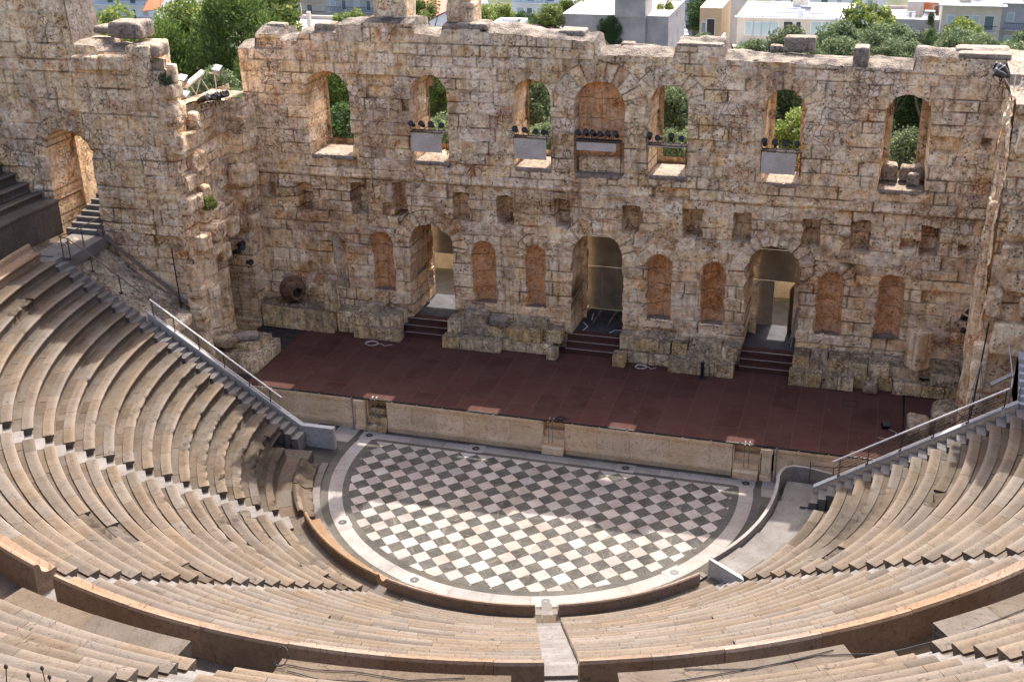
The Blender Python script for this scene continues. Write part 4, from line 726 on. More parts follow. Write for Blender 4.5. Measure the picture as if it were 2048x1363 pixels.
for a, b in (((13.0, 7.2), (13.7, 7.2)), ((13.7, 7.2), (13.7, 7.75)), ((13.7, 7.75), (13.0, 7.75)), ((13.0, 7.75), (13.0, 7.2))):
    hb.b2(min(a[0], b[0])-.02, max(a[0], b[0])+.02, min(a[1], b[1])-.02, max(a[1], b[1])+.02, ZS+.001, ZS+.008)
tag(hb.build('trapdoor_frame', M_BLACK, base=(13.3, 7.5, ZS)), 'square black hatch outline let into the right of the stage boards', 'hatch')

# ================================================================== SEATING
PT = .688; PR = .456; R0 = 11.85; Z0 = 1.13
def rk(k): return R0+PT*k
def zk(k): return Z0+PR*k
def chipf(a, r):       # wear of the old slabs, strongest low on the left side
    n = fbm(a*r*.055, r*.9, 13, 4); left = np.clip((-a-18)/25, 0, 1)*np.clip((21-r)/6, 0, 1); c = np.clip(n*1.5-.8+.62*left, 0, 1)
    hot = np.exp(-(((a-71)/9)**2+((r-14.6)/.9)**2))*(.4+.6*vn(a*1.5, r*2, 4))+np.exp(-(((a+70)/14)**2+((r-12)/1.0)**2))*.9
    return np.clip(c+hot, 0, 1.2)
def arc_slabs(mb, prof, a0, a1, rref, seed, slab=(1.0, 2.3), chip=True, dz=.004, ds=.2, gap_=.010, nose=True, gb=0.0, scl=1.0, closed=True, rows=None):
    rnd = random.Random(seed); a = a0; prof = np.array(prof, float); m_ = len(prof)
    while a < a1-1e-4:
        b = a+math.degrees(rnd.uniform(*slab)/rref)
        if a1-b < math.degrees(slab[0]*.6/rref): b = a1
        g_ = math.degrees(gap_/2/rref); n = max(2, int(math.radians(b-a)*rref/ds)+1); A = np.linspace(a+g_, b-g_, n); oz = rnd.uniform(-dz, dz); orr = rnd.uniform(-dz, dz)*1.3; t0 = rnd.random() if rnd.random() > .03 else -.6; t2 = rnd.random(); brk = chip and nose and m_ == 10 and rnd.random() < .028
        rr = np.tile(prof[:, 0], (n, 1))+orr; zz = np.tile(prof[:, 1], (n, 1))+oz; AA = np.repeat(A[:, None], m_, 1); tg = np.zeros((n, m_))
        if chip:
            c = chipf(AA, rr)+(np.clip(.55+.9*fbm(AA*2, rr*6, seed, 3), 0, 1) if brk else 0); wf = prof[None, :, 2] if prof.shape[1] > 2 else 1
            rr = rr+c*.22*wf; zz = zz-c*.16*wf*(.6+.8*vn(AA*3, rr*5, 3)); tg = np.clip(c*.8, 0, .75)
            if nose and m_ == 10: tg[:, 2:4] = np.where(c[:, 2:4] < .15, -.65, tg[:, 2:4])  # pale nosing line, an edge highlight carried by the tint
        tg = tg+gb; ar = np.radians(AA); P = np.stack([rr*np.sin(ar), -rr*np.cos(ar), zz], -1).reshape(-1, 3)
        F = []
        for i in range(n-1):
            for j in range(m_ if closed else m_-1): j2 = (j+1) % m_; F.append((i*m_+j, i*m_+j2, (i+1)*m_+j2, (i+1)*m_+j))
        if closed: F.append(tuple(range(m_-1, -1, -1))); F.append(tuple((n-1)*m_+j for j in range(m_)))
        o = len(mb.V); mb.V += P.tolist(); mb.F += [tuple(q+o for q in f) for f in F]
        mb.T += [(t0, float(x), t2) for x in tg.ravel()]; mb.MI += [0]*len(F); a = b
def seatprof(r, z): return [(r+.42, z, .3), (r+.2, z, .6), (r+.03, z, 1), (r, z-.025, 1), (r, z-.085, 1), (r+.06, z-.14, .7), (r+.105, z-.27, .3), (r+.10, z-.40, .1), (r+.05, z-.505, 0), (r+.42, z-.505, 0)]
def footprof(r, z): return [(r+PT+.12, z-.06, .1), (r+.43, z-.055, .2), (r+.43, z-.2, 0), (r+PT+.12, z-.2, 0)]
STL = [-51.5, -17.2, 17.2, 51.5]
def half(r, g=.45): return math.degrees(g/r)
def visible(r, z, a0, a1):
    from bpy_extras.object_utils import world_to_camera_view as wv
    for a in np.radians(np.linspace(a0, a1, 9)):
        c = wv(scene, cam, Vector((r*math.sin(a), -r*math.cos(a), z)))
        if c.z > 1 and -.04 < c.x < 1.04 and -.05 < c.y < 1.05: return True
    return False
scene.render.resolution_x = 1024; scene.render.resolution_y = 681; bpy.context.view_layer.update()
WN = ['far left wedge of the lower seating ending at the left railing', 'left wedge of the lower seating between the two left stairs', 'centre wedge of the lower seating left of the main aisle', 'right wedge of the lower seating right of the main aisle', 'far right wedge between the ramp and right railing']
for wi in range(5):
    amid = [-70, -34, 0, 34, 70][wi]; t = thing('seating_wedge', 'marble rows, '+WN[wi], 'seating block', (18*math.sin(R(amid)), -18*math.cos(R(amid)), 5), 'lower seating wedges')
    for k in range(18):
        r = rk(k); z = zk(k); lim = 90-math.degrees(math.asin(.85/r))
        a0 = -lim if wi == 0 else STL[wi-1]+half(r); a1 = lim if wi == 4 else STL[wi]-half(r)
        if wi == 4 and k == 0: continue
        if wi == 4 and k == 1: a1 = 80
        if wi == 0 and k == 0: a0 = -80
        if not visible(r, z, a0, a1): continue
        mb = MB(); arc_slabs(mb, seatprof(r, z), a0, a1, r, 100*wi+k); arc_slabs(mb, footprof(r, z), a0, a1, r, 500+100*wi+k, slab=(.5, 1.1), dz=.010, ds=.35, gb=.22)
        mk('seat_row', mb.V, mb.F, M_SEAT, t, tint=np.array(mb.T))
# benches with backs: along the upper walkway
BP = [(24.95, 8.70, 0), (24.93, 9.66, 0), (24.88, 9.73, 0), (24.80, 9.73, 0), (24.74, 9.66, 0), (24.70, 9.45, 0), (24.60, 9.36, 0), (24.45, 9.31, 0), (24.27, 9.34, 0), (24.24, 9.31, 0), (24.25, 9.24, 0), (24.34, 9.12, 0), (24.36, 8.85, 0), (24.36, 8.70, 0)]
BN = ['along the far left of the upper walkway', 'along the left of the upper walkway, cut short at the stair', 'along the upper walkway left of the main aisle', 'along the upper walkway right of the main aisle', 'along the far right of the upper walkway']
for wi in range(5):
    a0 = -87.8 if wi == 0 else STL[wi-1]+.97; a1 = 87.8 if wi == 4 else STL[wi]-.97
    if not visible(24.9, 9.7, a0, a1): continue
    mb = MB(); arc_slabs(mb, BP, a0, a1, 24.5, 900+wi, slab=(1.7, 2.8), chip=False, dz=.012, ds=.25, gap_=.012)
    am = R((a0+a1)/2); tag(mb.build('backed_bench', M_BACK, base=(24.6*math.sin(am), -24.6*math.cos(am), 8.7)), 'curved marble bench back '+BN[wi], 'stone bench', 'backed benches of the walkway')
RP = [(10.95, -.05, 0), (10.95, .94, 0), (10.91, .99, 0), (10.85, .99, 0), (10.80, .92, 0), (10.72, .62, 0), (10.62, .50, 0), (10.30, .50, 0), (10.27, .47, 0), (10.29, .41, 0), (10.36, .3, 0), (10.36, -.05, 0)]
for (a0, a1, lb, ch) in ((-51.4, -20.0, 'curved marble ring bench on the left of the orchestra below the left stairs', 0), (-17.5, 14.8, 'curved marble ring bench at the near edge of the orchestra left of the main aisle', 0), (19.4, 50.5, 'curved marble ring bench at the near edge of the orchestra right of the main aisle', 0)):
    mb = MB(); arc_slabs(mb, RP, a0, a1, 10.6, int(a0)+70, slab=(3.5, 5.5), chip=False, dz=.003, ds=.25)
    am = R((a0+a1)/2); tag(mb.build('ring_bench', M_BACK, base=(10.6*math.sin(am), -10.6*math.cos(am), 0)), lb, 'stone bench', 'ring benches round the orchestra')
RP2 = [(11.1, 0, 0), (11.1, .80, .6), (10.98, .88, 1), (10.85, .8, 1), (10.72, .55, .6), (10.62, .47, .5), (10.32, .46, 1), (10.30, .38, 1), (10.36, .25, .3), (10.36, 0, 0)]
mb = MB(); arc_slabs(mb, RP2, -66, -53.8, 10.6, 5, slab=(2, 3), chip=True, ds=.12); arc_slabs(mb, [(p[0], p[1]*.95, p[2]) for p in RP2], -78, -66.5, 10.6, 6, slab=(1, 2), chip=True, ds=.12, dz=.04)
tag(mb.build('broken_ring_bench', M_SEAT, base=(-9.5, -4, 0)), 'worn broken stretch of ring bench at the left edge of the orchestra', 'stone bench')
mb = MB(); ring(10.03, 10.33, -82, 56, .13, mb, slab=1.2, seed=31); mb2 = MB(); ring(10.03, 10.34, -82, 56, .0, mb2, slab=1.2, seed=31)
def polar_box(mb, r0, r1, a0, a1, z0, z1, t, n=3):
    A = np.radians(np.linspace(a0, a1, n+1)); V = []
    for q in A: V += [(r0*math.sin(q), -r0*math.cos(q), z0), (r1*math.sin(q), -r1*math.cos(q), z0), (r1*math.sin(q), -r1*math.cos(q), z1), (r0*math.sin(q), -r0*math.cos(q), z1)]
    F = [(0, 1, 2, 3), (4*n, 4*n+3, 4*n+2, 4*n+1)]
    for i in range(n):
        for j in range(4): F.append((4*i+j, 4*(i+1)+j, 4*(i+1)+(j+1) % 4, 4*i+(j+1) % 4))
    mb.add(V, F, t)
mb = MB(); rnd = random.Random(3); a = -82
while a < 56:
    b = a+rnd.uniform(4, 9); polar_box(mb, 10.03, 10.37, a+.05, min(b, 56)-.05, -.02, .13+rnd.uniform(-.01, .01), (rnd.random(), 0 if a > -50 else .15, rnd.random()), 6); a = b
tag(mk('orchestra_step', mb.V, mb.F, M_STEP, tint=np.array(mb.T)), None, None, kind='structure')
mb = MB(); rnd = random.Random(4); a = -84
while a < 54:
    b = a+rnd.uniform(3, 8); polar_box(mb, 10.9, 12.4, a+.04, min(b, 54)-.04, -.02, .52+rnd.uniform(-.01, .01), (rnd.random()*.7, .1, rnd.random()), 6); a = b
tag(mk('front_walkway', mb.V, mb.F, M_SEAT, tint=np.array(mb.T)), None, None, kind='structure')
# stairs between the wedges
SN = ['left stair of the lower seating nearer the stage', 'left stair of the lower seating beside the left ring bench', 'main aisle stair running down the middle of the lower seating', 'right stair of the lower seating ending at the ramp']
for si, ac in enumerate(STL):
    mb = MB(); rnd = random.Random(si+20)
    for k in range(-1, 18):
        r = rk(k); z = zk(k); h0 = half(r, .47)
        if k >= 0: polar_box(mb, r+.05, r+.42, ac-h0, ac+h0, z-.9, z-.28, (.5+.5*rnd.random(), 0, rnd.random()*.5), 2)
        polar_box(mb, r+.36, r+PT+.06, ac-h0, ac+h0, z-.9, z-.055, (.5+.5*rnd.random(), 0, rnd.random()*.5), 2)
    if si == 2: polar_box(mb, 9.7, 11.0, 16.0, 18.4, -.02, .16, (.9, 0, .3)); polar_box(mb, 10.4, 11.3, 16, 18.4, -.02, .33, (.9, 0, .3))
    polar_box(mb, 24.2, 24.95, ac-half(24.5, .47), ac+half(24.5, .47), 8.0, 8.73, (.8, 0, .3), 2)
    am = R(ac); tag(mb.build('aisle_stair', M_STEP, base=(18*math.sin(am), -18*math.cos(am), 4)), 'pale stone stair, '+SN[si], 'stairs', 'stairs between the lower wedges')
for sx, nm in ((-1, 'left'), (1, 'right')):
    mb = MB(); rnd = random.Random(60+sx)
    for k in range(0, 18):
        for h_ in (0, 1):
            x0 = rk(k)+PT*.5*h_-.1; z = zk(k)-.28+h_*.228; mb.b2(sx*x0, sx*(x0+.40), -.86, .0, z-.8, z+rnd.uniform(-.008, .008), t=(.4+.5*rnd.random(), 0, rnd.random()*.4))
    mb.b2(sx*(rk(18)-.1), sx*25.2, -.86, 0, 8, 8.72, t=(.6, 0, .3))
    tag(mb.build('end_stair', M_STEP, base=(sx*18, -.4, 5)), f'narrow stone stair along the {nm} railing at the end of the seating', 'stairs', 'end stairs beside the railings')
# end walls with marble coping
for sx, nm, prof in ((-1, 'left', [(19.6, 6.28), (11.95, 1.12), (10.28, 1.14)]), (1, 'right', [(19.75, 6.35), (12.2, 1.32)])):
    t = thing('end_wall', f'sloping white marble coping wall under the {nm} railing', 'wall', (sx*15, .15, 0), 'coping walls at the ends of the seating')
    V = []; 
    for x, z in prof: V += [(sx*x, .02, z), (sx*x, .30, z), (sx*x, .02, z-.13), (sx*x, .30, z-.13)]
    F = []; n = len(prof)
    for i in range(n-1):
        o = 4*i
        F += [(o, o+4, o+5, o+1), (o+2, o+3, o+7, o+6), (o, o+2, o+6, o+4), (o+1, o+5, o+7, o+3)]
    F += [(0, 1, 3, 2), (4*n-4, 4*n-2, 4*n-1, 4*n-3)]
    if sx > 0: F = [f[::-1] for f in F]
    mk('coping', V, F, M_COPING, t, tint=np.tile((.6, 0, .3), (len(V), 1)))
    V = []; pr = ([(24.8, 8.6)]+[(19.65, 5.6)] if True else [])+[(x, z-.14) for x, z in prof]
    pr = [(25.2, 8.45), (19.62, 5.2)]+[(x, z-.135) for x, z in prof]
    for x, z in pr: V += [(sx*x, .045, z), (sx*x, .275, z), (sx*x, .045, -.3), (sx*x, .275, -.3)]
    F = []
    for i in range(len(pr)-1): o = 4*i; F += [(o, o+4, o+5, o+1), (o, o+2, o+6, o+4), (o+1, o+5, o+7, o+3)]
    o = 4*len(pr)-4; F += [(o, o+2, o+3, o+1)]
    mk('wall_body', V, F if sx < 0 else [f[::-1] for f in F], M_FRONT if sx > 0 else M_COPING, t, tint=np.tile((.5, 0, .4), (len(V), 1)))
# surface under the rows, walkway floor and the slope up to the viewpoint
def under(i, j):
    a = np.radians(-89+i*178); r = np.interp(j, [0, .45, .5, .55, 1], [10.9, 25.0, 25.5, 26.2, 40.5]); z = np.interp(j, [0, .45, .5, .55, 1], [-.6, 8.0, 8.5, 8.5, 18.6]); return np.c_[r*np.sin(a), -r*np.cos(a), z]
tag(gridsheet('seating_bed', under, 120, 40, M_DARKEARTH, flip=False), None, None, kind='structure')
mb = MB(); rnd = random.Random(9); a = -96
while a < 96:
    b = a+rnd.uniform(2.5, 4.5); polar_box(mb, 24.9, 26.25, a+.02, min(b, 96)-.02, 8.2, 8.72+rnd.uniform(-.005, .005), (rnd.random(), .0, rnd.random()), 3); a = b
tag(mk('upper_walkway', mb.V, mb.F, M_SEAT, tint=np.array(mb.T)), None, None, kind='structure')
def hill(i, j):
    a = np.radians(-80+i*160); r = np.interp(j, [0, .25, .6, .72, 1], [40, 44, 47.9, 49, 90]); z = np.interp(j, [0, .25, .6, .72, 1], [18.4, 21.5, 27.2, 27.4, 34]); return np.c_[r*np.sin(a), -r*np.cos(a), z+.15*fbm(a*30, r*.6, 3, 3)]
tag(gridsheet('hillside', hill, 90, 40, M_GROUND), None, None, kind='structure')
# upper tier
UR = 27.14; UZ = 10.82; US = [-68.8, -51.6, -34.4, -17.2, 0, 17.2, 34.4, 51.6, 68.8]
def uz(r): return UZ+(r-UR)*.665
UN = ['far left, against the left wing', 'left, second from the wing', 'left, third from the wing', 'lower left of the view', 'bottom left, left of the walkway gap', 'bottom centre, right of the left gap', 'bottom right, beside the main aisle', 'lower right of the view', 'right, second from the end', 'far right end']
for wi in range(10):
    rl = 27
    amx = lambda r: 90+math.degrees(math.asin(3.35/r)) if True else 0
    rows_ = []
    for k in range(-1, 13):
        r = UR+PT*k; z = uz(r); a0 = -amx(r) if wi == 0 else US[wi-1]+half(r, .5); a1 = amx(r) if wi == 9 else US[wi]-half(r, .5)
        if k == -1:
            a0 = -97.3 if wi == 0 else US[wi-1]+half(r, 1.22); a1 = 97.3 if wi == 9 else US[wi]-half(r, 1.22)
        if visible(r, z, a0, a1): rows_.append((k, r, z, a0, a1))
    if not rows_: continue
    amid = R((rows_[0][3]+rows_[0][4])/2); t = thing('upper_seating_wedge', 'pale marble rows of the upper tier, '+UN[wi], 'seating block', (28*math.sin(amid), -28*math.cos(amid), 11), 'upper seating wedges')
    for k, r, z, a0, a1 in rows_:
        mb = MB()
        if k == -1: arc_slabs(mb, [(27.3, 10.5, 0), (26.28, 10.5, 0), (26.25, 10.46, 0), (26.25, 10.36, 0), (26.32, 10.3, 0), (26.34, 8.7, 0), (27.3, 8.7, 0)], a0, a1, 26.5, 700+wi, slab=(1.6, 2.8), chip=False, dz=.004)
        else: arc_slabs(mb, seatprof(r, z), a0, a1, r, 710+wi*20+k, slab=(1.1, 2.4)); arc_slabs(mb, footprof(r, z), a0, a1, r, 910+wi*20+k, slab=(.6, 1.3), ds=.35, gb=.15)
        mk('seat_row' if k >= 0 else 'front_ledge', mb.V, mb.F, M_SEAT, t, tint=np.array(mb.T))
for si, ac in enumerate(US):
    if not (visible(27.5, 11, ac-2, ac+2) or visible(29, 12, ac-2, ac+2)): continue
    mb = MB(); rnd = random.Random(si+40)
    for k in range(0, 12):
        r = UR+PT*k; z = uz(r); h0 = half(r, .52)
        polar_box(mb, r+.05, r+.42, ac-h0, ac+h0, z-.9, z-.28, (.5+.5*rnd.random(), 0, rnd.random()*.5), 2); polar_box(mb, r+.36, r+PT+.06, ac-h0, ac+h0, z-.9, z-.055, (.5+.5*rnd.random(), 0, rnd.random()*.5), 2)
    for q in range(5): polar_box(mb, 26.3+q*.2, 27.5, ac-half(27, .5), ac+half(27, .5), 8.7, 8.72+.34*(q+1), (.5, 0, .5), 2)
    am = R(ac); tag(mb.build('aisle_stair', M_STEP, base=(28*math.sin(am), -28*math.cos(am), 10)), 'stair of the upper tier, '+['far left beside the left wing', 'left, second from the wing', 'left', 'lower left, behind the cut bench back', 'at the bottom left gap of the walkway', 'behind the main aisle at the bottom', 'at the bottom right gap of the walkway', 'lower right', 'far right'][si], 'stairs', 'stairs of the upper tier')

# ================================================================== RAMP ON THE RIGHT
rp = thing('ramp', 'curved pale marble ramp with a low outer wall on the right of the orchestra', 'ramp', (11, -3, 0))
mb = MB(); rnd = random.Random(2); a = 55.5
while a < 88:
    b = min(a+8, 88.5); polar_box(mb, 10.82, 12.0, a+.04, b-.04, -.02, 1.02-.012*(a-55), (.55+.3*rnd.random(), 0, rnd.random()*.4), 6); polar_box(mb, 12.01, 12.95, a+.03, b-.05, -.02, 1.01-.012*(a-55)*.8, (.3, .05, .3), 6); a = b
mk('paving', mb.V, mb.F, M_STEP, rp, tint=np.array(mb.T))
mb = MB(); path = [(10.68, a) for a in np.linspace(55, 94, 26)]+[(10.78, 96.5), (11.0, 98.5), (11.35, 99.3), (11.8, 99.0), (12.3, 98.2), (13.0, 96.8)]
V = []
for i, (r, a) in enumerate(path):
    a_ = R(a); p = np.array([r*math.sin(a_), -r*math.cos(a_)]); q = path[min(i+1, len(path)-1)]; q0 = path[max(i-1, 0)]
    d = np.array([q[0]*math.sin(R(q[1]))-q0[0]*math.sin(R(q0[1])), -q[0]*math.cos(R(q[1]))+q0[0]*math.cos(R(q0[1]))]); d /= np.linalg.norm(d); nrm = np.array([d[1], -d[0]])*.07; zt = 1.22
    for s_, z in ((1, -.02), (1, zt), (-1, zt), (-1, -.02)): V.append((p[0]+nrm[0]*s_, p[1]+nrm[1]*s_, z))
F = [(4*i+j, 4*(i+1)+j, 4*(i+1)+(j+1) % 4, 4*i+(j+1) % 4) for i in range(len(path)-1) for j in range(3)]+[(0, 1, 2, 3), tuple(4*len(path)-4+j for j in (3, 2, 1, 0))]
mk('curved_wall', V, F, M_WHITE, rp, tint=np.tile((.6, 0, .4), (len(V), 1)))
mb = MB(); polar_box(mb, 10.66, 12.95, 54.3, 55.0, -.02, 1.2, (.5, 0, .4), 2); mk('end_slab', mb.V, mb.F, M_COPING, rp, tint=np.array(mb.T))
def f5(i, j): a = np.radians(88+i*10); r = 10.85+j*4; return np.c_[r*np.sin(a), -r*np.cos(a), .6+0*a]
mb = MB(); mb.add([(10.9, -.35, .62), (12.9, -.35, .62), (13.0, 1.45, .62), (11.0, 1.45, .62)], [(0, 1, 2, 3)], (.5, 0, .3)); mk('platform', mb.V, mb.F, M_STEP, rp, tint=np.array(mb.T))

# ================================================================== RAILINGS
def railing(label, pts_post, top, wires, thin=False, mt=M_STEEL, h=.83):
    t = thing('railing', label, 'railing', top[0], 'railings')
    mb = MB().tube(top, .042 if not thin else .03, 8); mk('handrail', mb.V, mb.F, mt, t)
    for b, z0, z1 in pts_post: mb = MB().box((b[0], b[1], (z0+z1)/2), (.045, .03, z1-z0)).box((b[0], b[1]-.02, z0-.05), (.16, .1, .12)); mk('post', mb.V, mb.F, M_BRONZE if not thin else mt, t)
    for w_ in wires: mb = MB().tube(w_, .015, 5); mk('wire', mb.V, mb.F, M_BRONZE, t)
lz = lambda x: 6.95-(19.4-x)*(6.95-2.6)/(19.4-13.1)
railing('long steel railing with wires down the left side of the seating', [((-x, .12), lz(x)-.84, lz(x)) for x in (19.3, 18.25, 17.03, 15.78, 14.55, 13.5)], [(-19.4, .12, lz(19.4)), (-12.9, .12, lz(12.9))], [[(-19.4, .12, lz(19.4)-d), (-13.0, .12, lz(13.0)-d)] for d in (.14, .27, .4, .53, .66)])
railing('thin dark railing from the landing down beside the left end stair', [((-23.45, .12), 8.75, 9.72), ((-22.3, .12), 8.2, 9.0), ((-20.9, .12), 7.2, 8.05)], [(-23.9, .12, 9.76), (-23.4, .12, 9.72), (-19.45, .12, 7.0)], [], True, M_BRONZE)
railing('short dark railing round the sunlit landing by the left wing', [((-23.85, .15), 8.75, 9.76), ((-23.7, 1.6), 8.75, 9.76), ((-23.6, 3.1), 8.75, 9.76)], [(-23.85, .15, 9.78), (-23.7, 1.6, 9.78), (-23.6, 3.1, 9.78)], [], True, M_BRONZE)
rz_ = lambda x: 2.75+(x-13.1)*(6.87-2.75)/(19.35-13.1)
railing('long steel railing with wires down the right side of the seating', [((x, .12), rz_(x)-.8, rz_(x)) for x in (19.25, 18.0, 16.75, 15.55, 14.3, 13.2)], [(12.9, .12, rz_(12.9)), (19.35, .12, 6.88)], [[(13.1, .12, rz_(13.1)-d), (19.3, .12, rz_(19.3)-d)] for d in (.14, .27, .4, .53, .66)])
railing('brown pipe railing closing the ramp platform beside the right stage wall', [((11.95, 1.55), .6, 1.7), ((12.95, 1.2), .6, 1.75), ((13.9, .6), .6, 2.3)], [(11.95, 1.55, 1.5), (12.95, 1.2, 1.72), (13.9, .6, 2.3)], [[(11.95, 1.55, .8), (13.9, .6, .9)]], True, M_BRONZE)
railing('steel railing post group on the landing at the top of the right railing', [((19.45, .6), 5.6, 7.2), ((19.75, .2), 6.2, 7.0)], [(19.4, .15, 6.9), (19.45, .6, 7.1), (19.3, 2.0, 7.9)], [], True, M_GREYMETAL)
mb = MB()
for k in range(8): mb.b2(19.75, 21.6, -.1+.28*k, 2.6, 5.5, 6.0+.2*k, t=(.7, 0, .3))
tag(mb.build('stair_flight', M_COPING, base=(20.5, 1, 6)), 'white marble stair rising behind the top of the right railing', 'stairs')
# masts
mb = MB().tube([(-19.62, 3.0, 4.9), (-19.68, 3.0, 8.5)], .035, 6); tag(mb.build('mast', M_BLACK, base=(-19.65, 3, 4.9)), 'thin black mast in front of the left wing wall', 'mast', 'thin masts by the wings')
t = thing('mast', 'thin black mast with wire stays and a cable bundle before the right wing', 'mast', (18.3, 2.5, 3), 'thin masts by the wings')
mb = MB().tube([(18.2, 2.4, 2.5), (18.45, 2.4, 8.6)], .035, 6); mk('pole', mb.V, mb.F, M_BLACK, t)
mb = MB()
for x, z in ((17.7, 2.6), (19.0, 3.0), (18.7, 2.4), (17.9, 2.2)): mb.tube([(18.38, 2.38, 6.9), (x, 1.9, z)], .018, 5)
mk('stay', mb.V, mb.F, M_GREYMETAL, t)
mb = MB(); rnd = random.Random(5)
for k in range(40): p0 = Vector((18.3+rnd.gauss(0, .22), 2.2+rnd.gauss(0, .15), 4.2+rnd.gauss(0, .5))); p1 = p0+Vector((rnd.gauss(0, .22), rnd.gauss(0, .1), rnd.gauss(0, .25))); mb.tube([p0, p1], .02, 4)
mk('cable_bundle', mb.V, mb.F, M_BLACK, t)

# spotlights hung on the wings
GR = 'spotlights hung about the wings'
for k in range(6): spot(-18.75, 6.0+k*.42, 14.9-.05*k, R(90+random.uniform(-8, 8)), f'{ORD[k]} black spotlight from the front in the row on the left wing top', GR, 1.25)
for k in range(4): spot(18.0+.05*k, 7.4+.42*k, 17.3, R(-95), f'{ORD[k]} black spotlight from the front in the cluster on the right wing top', GR, 1.2)
for k in range(3): spot(18.1, 7.9+(k % 2)*.5, 6.4-.45*k, R(-90), f'{ORD[k]} black spotlight from the top hung low on the inner side of the right wing', GR, 1.0)
for k in range(4): spot(-18.9+.2*(k % 2), 7.6+.3*k, 6.4+.4*(k % 3)-.3*k, R(70), f'{ORD[k]} black spotlight from the left hung in the tall opening of the left wing', GR, 1.1)
for (x, y, z, lb) in ((-19.9, 6.1, 15.0, 'white double floodlight on a pole on the left wing top, nearer the camera'), (-20.2, 8.6, 14.8, 'white tube light on a steel trestle in the middle of the left wing top'), (-20.2, 10.0, 14.9, 'small white floodlight on a short pole at the back of the left wing top')):
    t = thing('floodlight', lb, 'floodlight', (x, y, z-.1), 'floodlights on the left wing top')
    if 'tube' in lb:
        mb = MB().tube([(x-.3, y-.9, z+.75), (x-.3, y+.7, z+1.05)], .15, 10); mk('lamp_body', mb.V, mb.F, M_PANELW, t)
        mb = MB()
        for s in (-.7, .5): mb.tube([(x-.3, y+s, z+.8), (x-.6, y+s-.3, z-.2)], .025, 5).tube([(x-.3, y+s, z+.8), (x+.1, y+s+.3, z-.2)], .025, 5)
        mk('trestle', mb.V, mb.F, M_ROPE, t)
    else:
        mb = MB().tube([(x, y, z-.2), (x, y, z+1.2)], .03, 6).tube([(x-.3, y, z+.75), (x+.35, y+.1, z+.8)], .035, 6); mk('pole', mb.V, mb.F, M_ROPE, t)
        for dz in ((.35, 1.15) if 'double' in lb else (.9,)): mb = MB().box((x+.2, y, z+dz), (.35, .42, .26), tilt=(.4, .2)).box((x+.2, y, z+dz+.16), (.4, .46, .04), tilt=(.4, .2)); mk('lamp_body', mb.V, mb.F, M_GREYMETAL, t)
t = thing('equipment_frame', 'tangle of pale steel brackets behind the spotlights on the right wing top', 'bracket frame', (18.9, 8, 17.2))
mb = MB(); rnd = random.Random(12)
for k in range(16): a = Vector((18.7+rnd.uniform(-.4, .7), 7.0+rnd.uniform(-.6, 2), 17.1)); mb.tube([a, a+Vector((rnd.uniform(-.5, .5), rnd.uniform(-.4, .4), rnd.uniform(.2, .8)))], .03, 5)
mk('brackets', mb.V, mb.F, M_ROPE, t)

# cables lying on the upper ledge
def zl(r): return 10.53 if r < 27.0 else uz(r)+.03
def cable(lb, pts, loops=0):
    P = []
    for i in range(len(pts)-1):
        for s in np.linspace(0, 1, 10, endpoint=False):
            a = pts[i][0]*(1-s)+pts[i+1][0]*s+.08*math.sin(i*9+s*7); r = pts[i][1]*(1-s)+pts[i+1][1]*s; P.append((r*math.sin(R(a)), -r*math.cos(R(a)), zl(r)))
    if loops:
        x, y, z = P[0]; P = [(x+.16*math.cos(q)-.16, y+.16*math.sin(q), z+.2+.16*math.sin(q)) for q in np.linspace(5, -2, 16)]+P
    tag(MB().tube(P, .013, 5).build('cable', M_CORD, base=P[0]), lb, 'cable', 'black cables on the upper tier')
cable('black cable with a knot lying on the left upper ledge beside the walkway gap', [(3.2, 26.5), (4.6, 26.55), (6.6, 26.45), (9.5, 26.6), (12.5, 26.4)], 1)
cable('second thinner black cable on the left upper ledge, nearer the viewer', [(3.3, 26.7), (5.2, 26.85), (7.5, 26.75), (10, 26.9)])
cable('long black cable running across the right upper tier from the main aisle', [(21, 26.8), (25.9, 26.6), (30, 26.5), (33.5, 26.9), (37.5, 26.9), (41.5, 26.8), (46, 26.8)])
cable('shorter black cable crossing the first on the right upper ledge', [(23.2, 26.35), (26.5, 26.6), (31.5, 26.4)])

# dry flower stalks close to the camera
Mw = cam.matrix_world; rnd = random.Random(6)
for i, (a, d, e) in enumerate([(-44.16, 4.1, 36.12), (-43.45, 4.3, 36.0), (-43.2, 4.2, 36.45), (-45.1, 4.0, 35.5)]):
    hd = R(a); p = CAM+Vector((math.sin(hd)*math.cos(R(e)), math.cos(hd)*math.cos(R(e)), -math.sin(R(e))))*d
    t = thing('dried_flower', ['bent dry stalk with a small seed head, second from the bottom left corner', 'tallest dry stalk with a dark seed head at the bottom left corner', 'dry stalk with a drooping seed head at the bottom left, rightmost of its clump', 'bare curved dry stalk at the far bottom left corner'][i], 'dried flower', p-Vector((0, .1, 1.0)), 'dry stalks at the bottom left corner')
    mb = MB().tube([p-Vector((.1*(i-1), .25, 1.0)), p-Vector((.03, .06, .3)), p-Vector((.01*(i-1), 0, .1)), p], .0018, 5); mk('stem', mb.V, mb.F, M_STALK, t)
    mb = MB().lathe([(.001, -.008), (.005, -.004), (.0065, .002), (.004, .008), (.001, .011)], Matrix.Translation(p), 8); mk('seed_head', mb.V, mb.F, M_STALK, t, True)

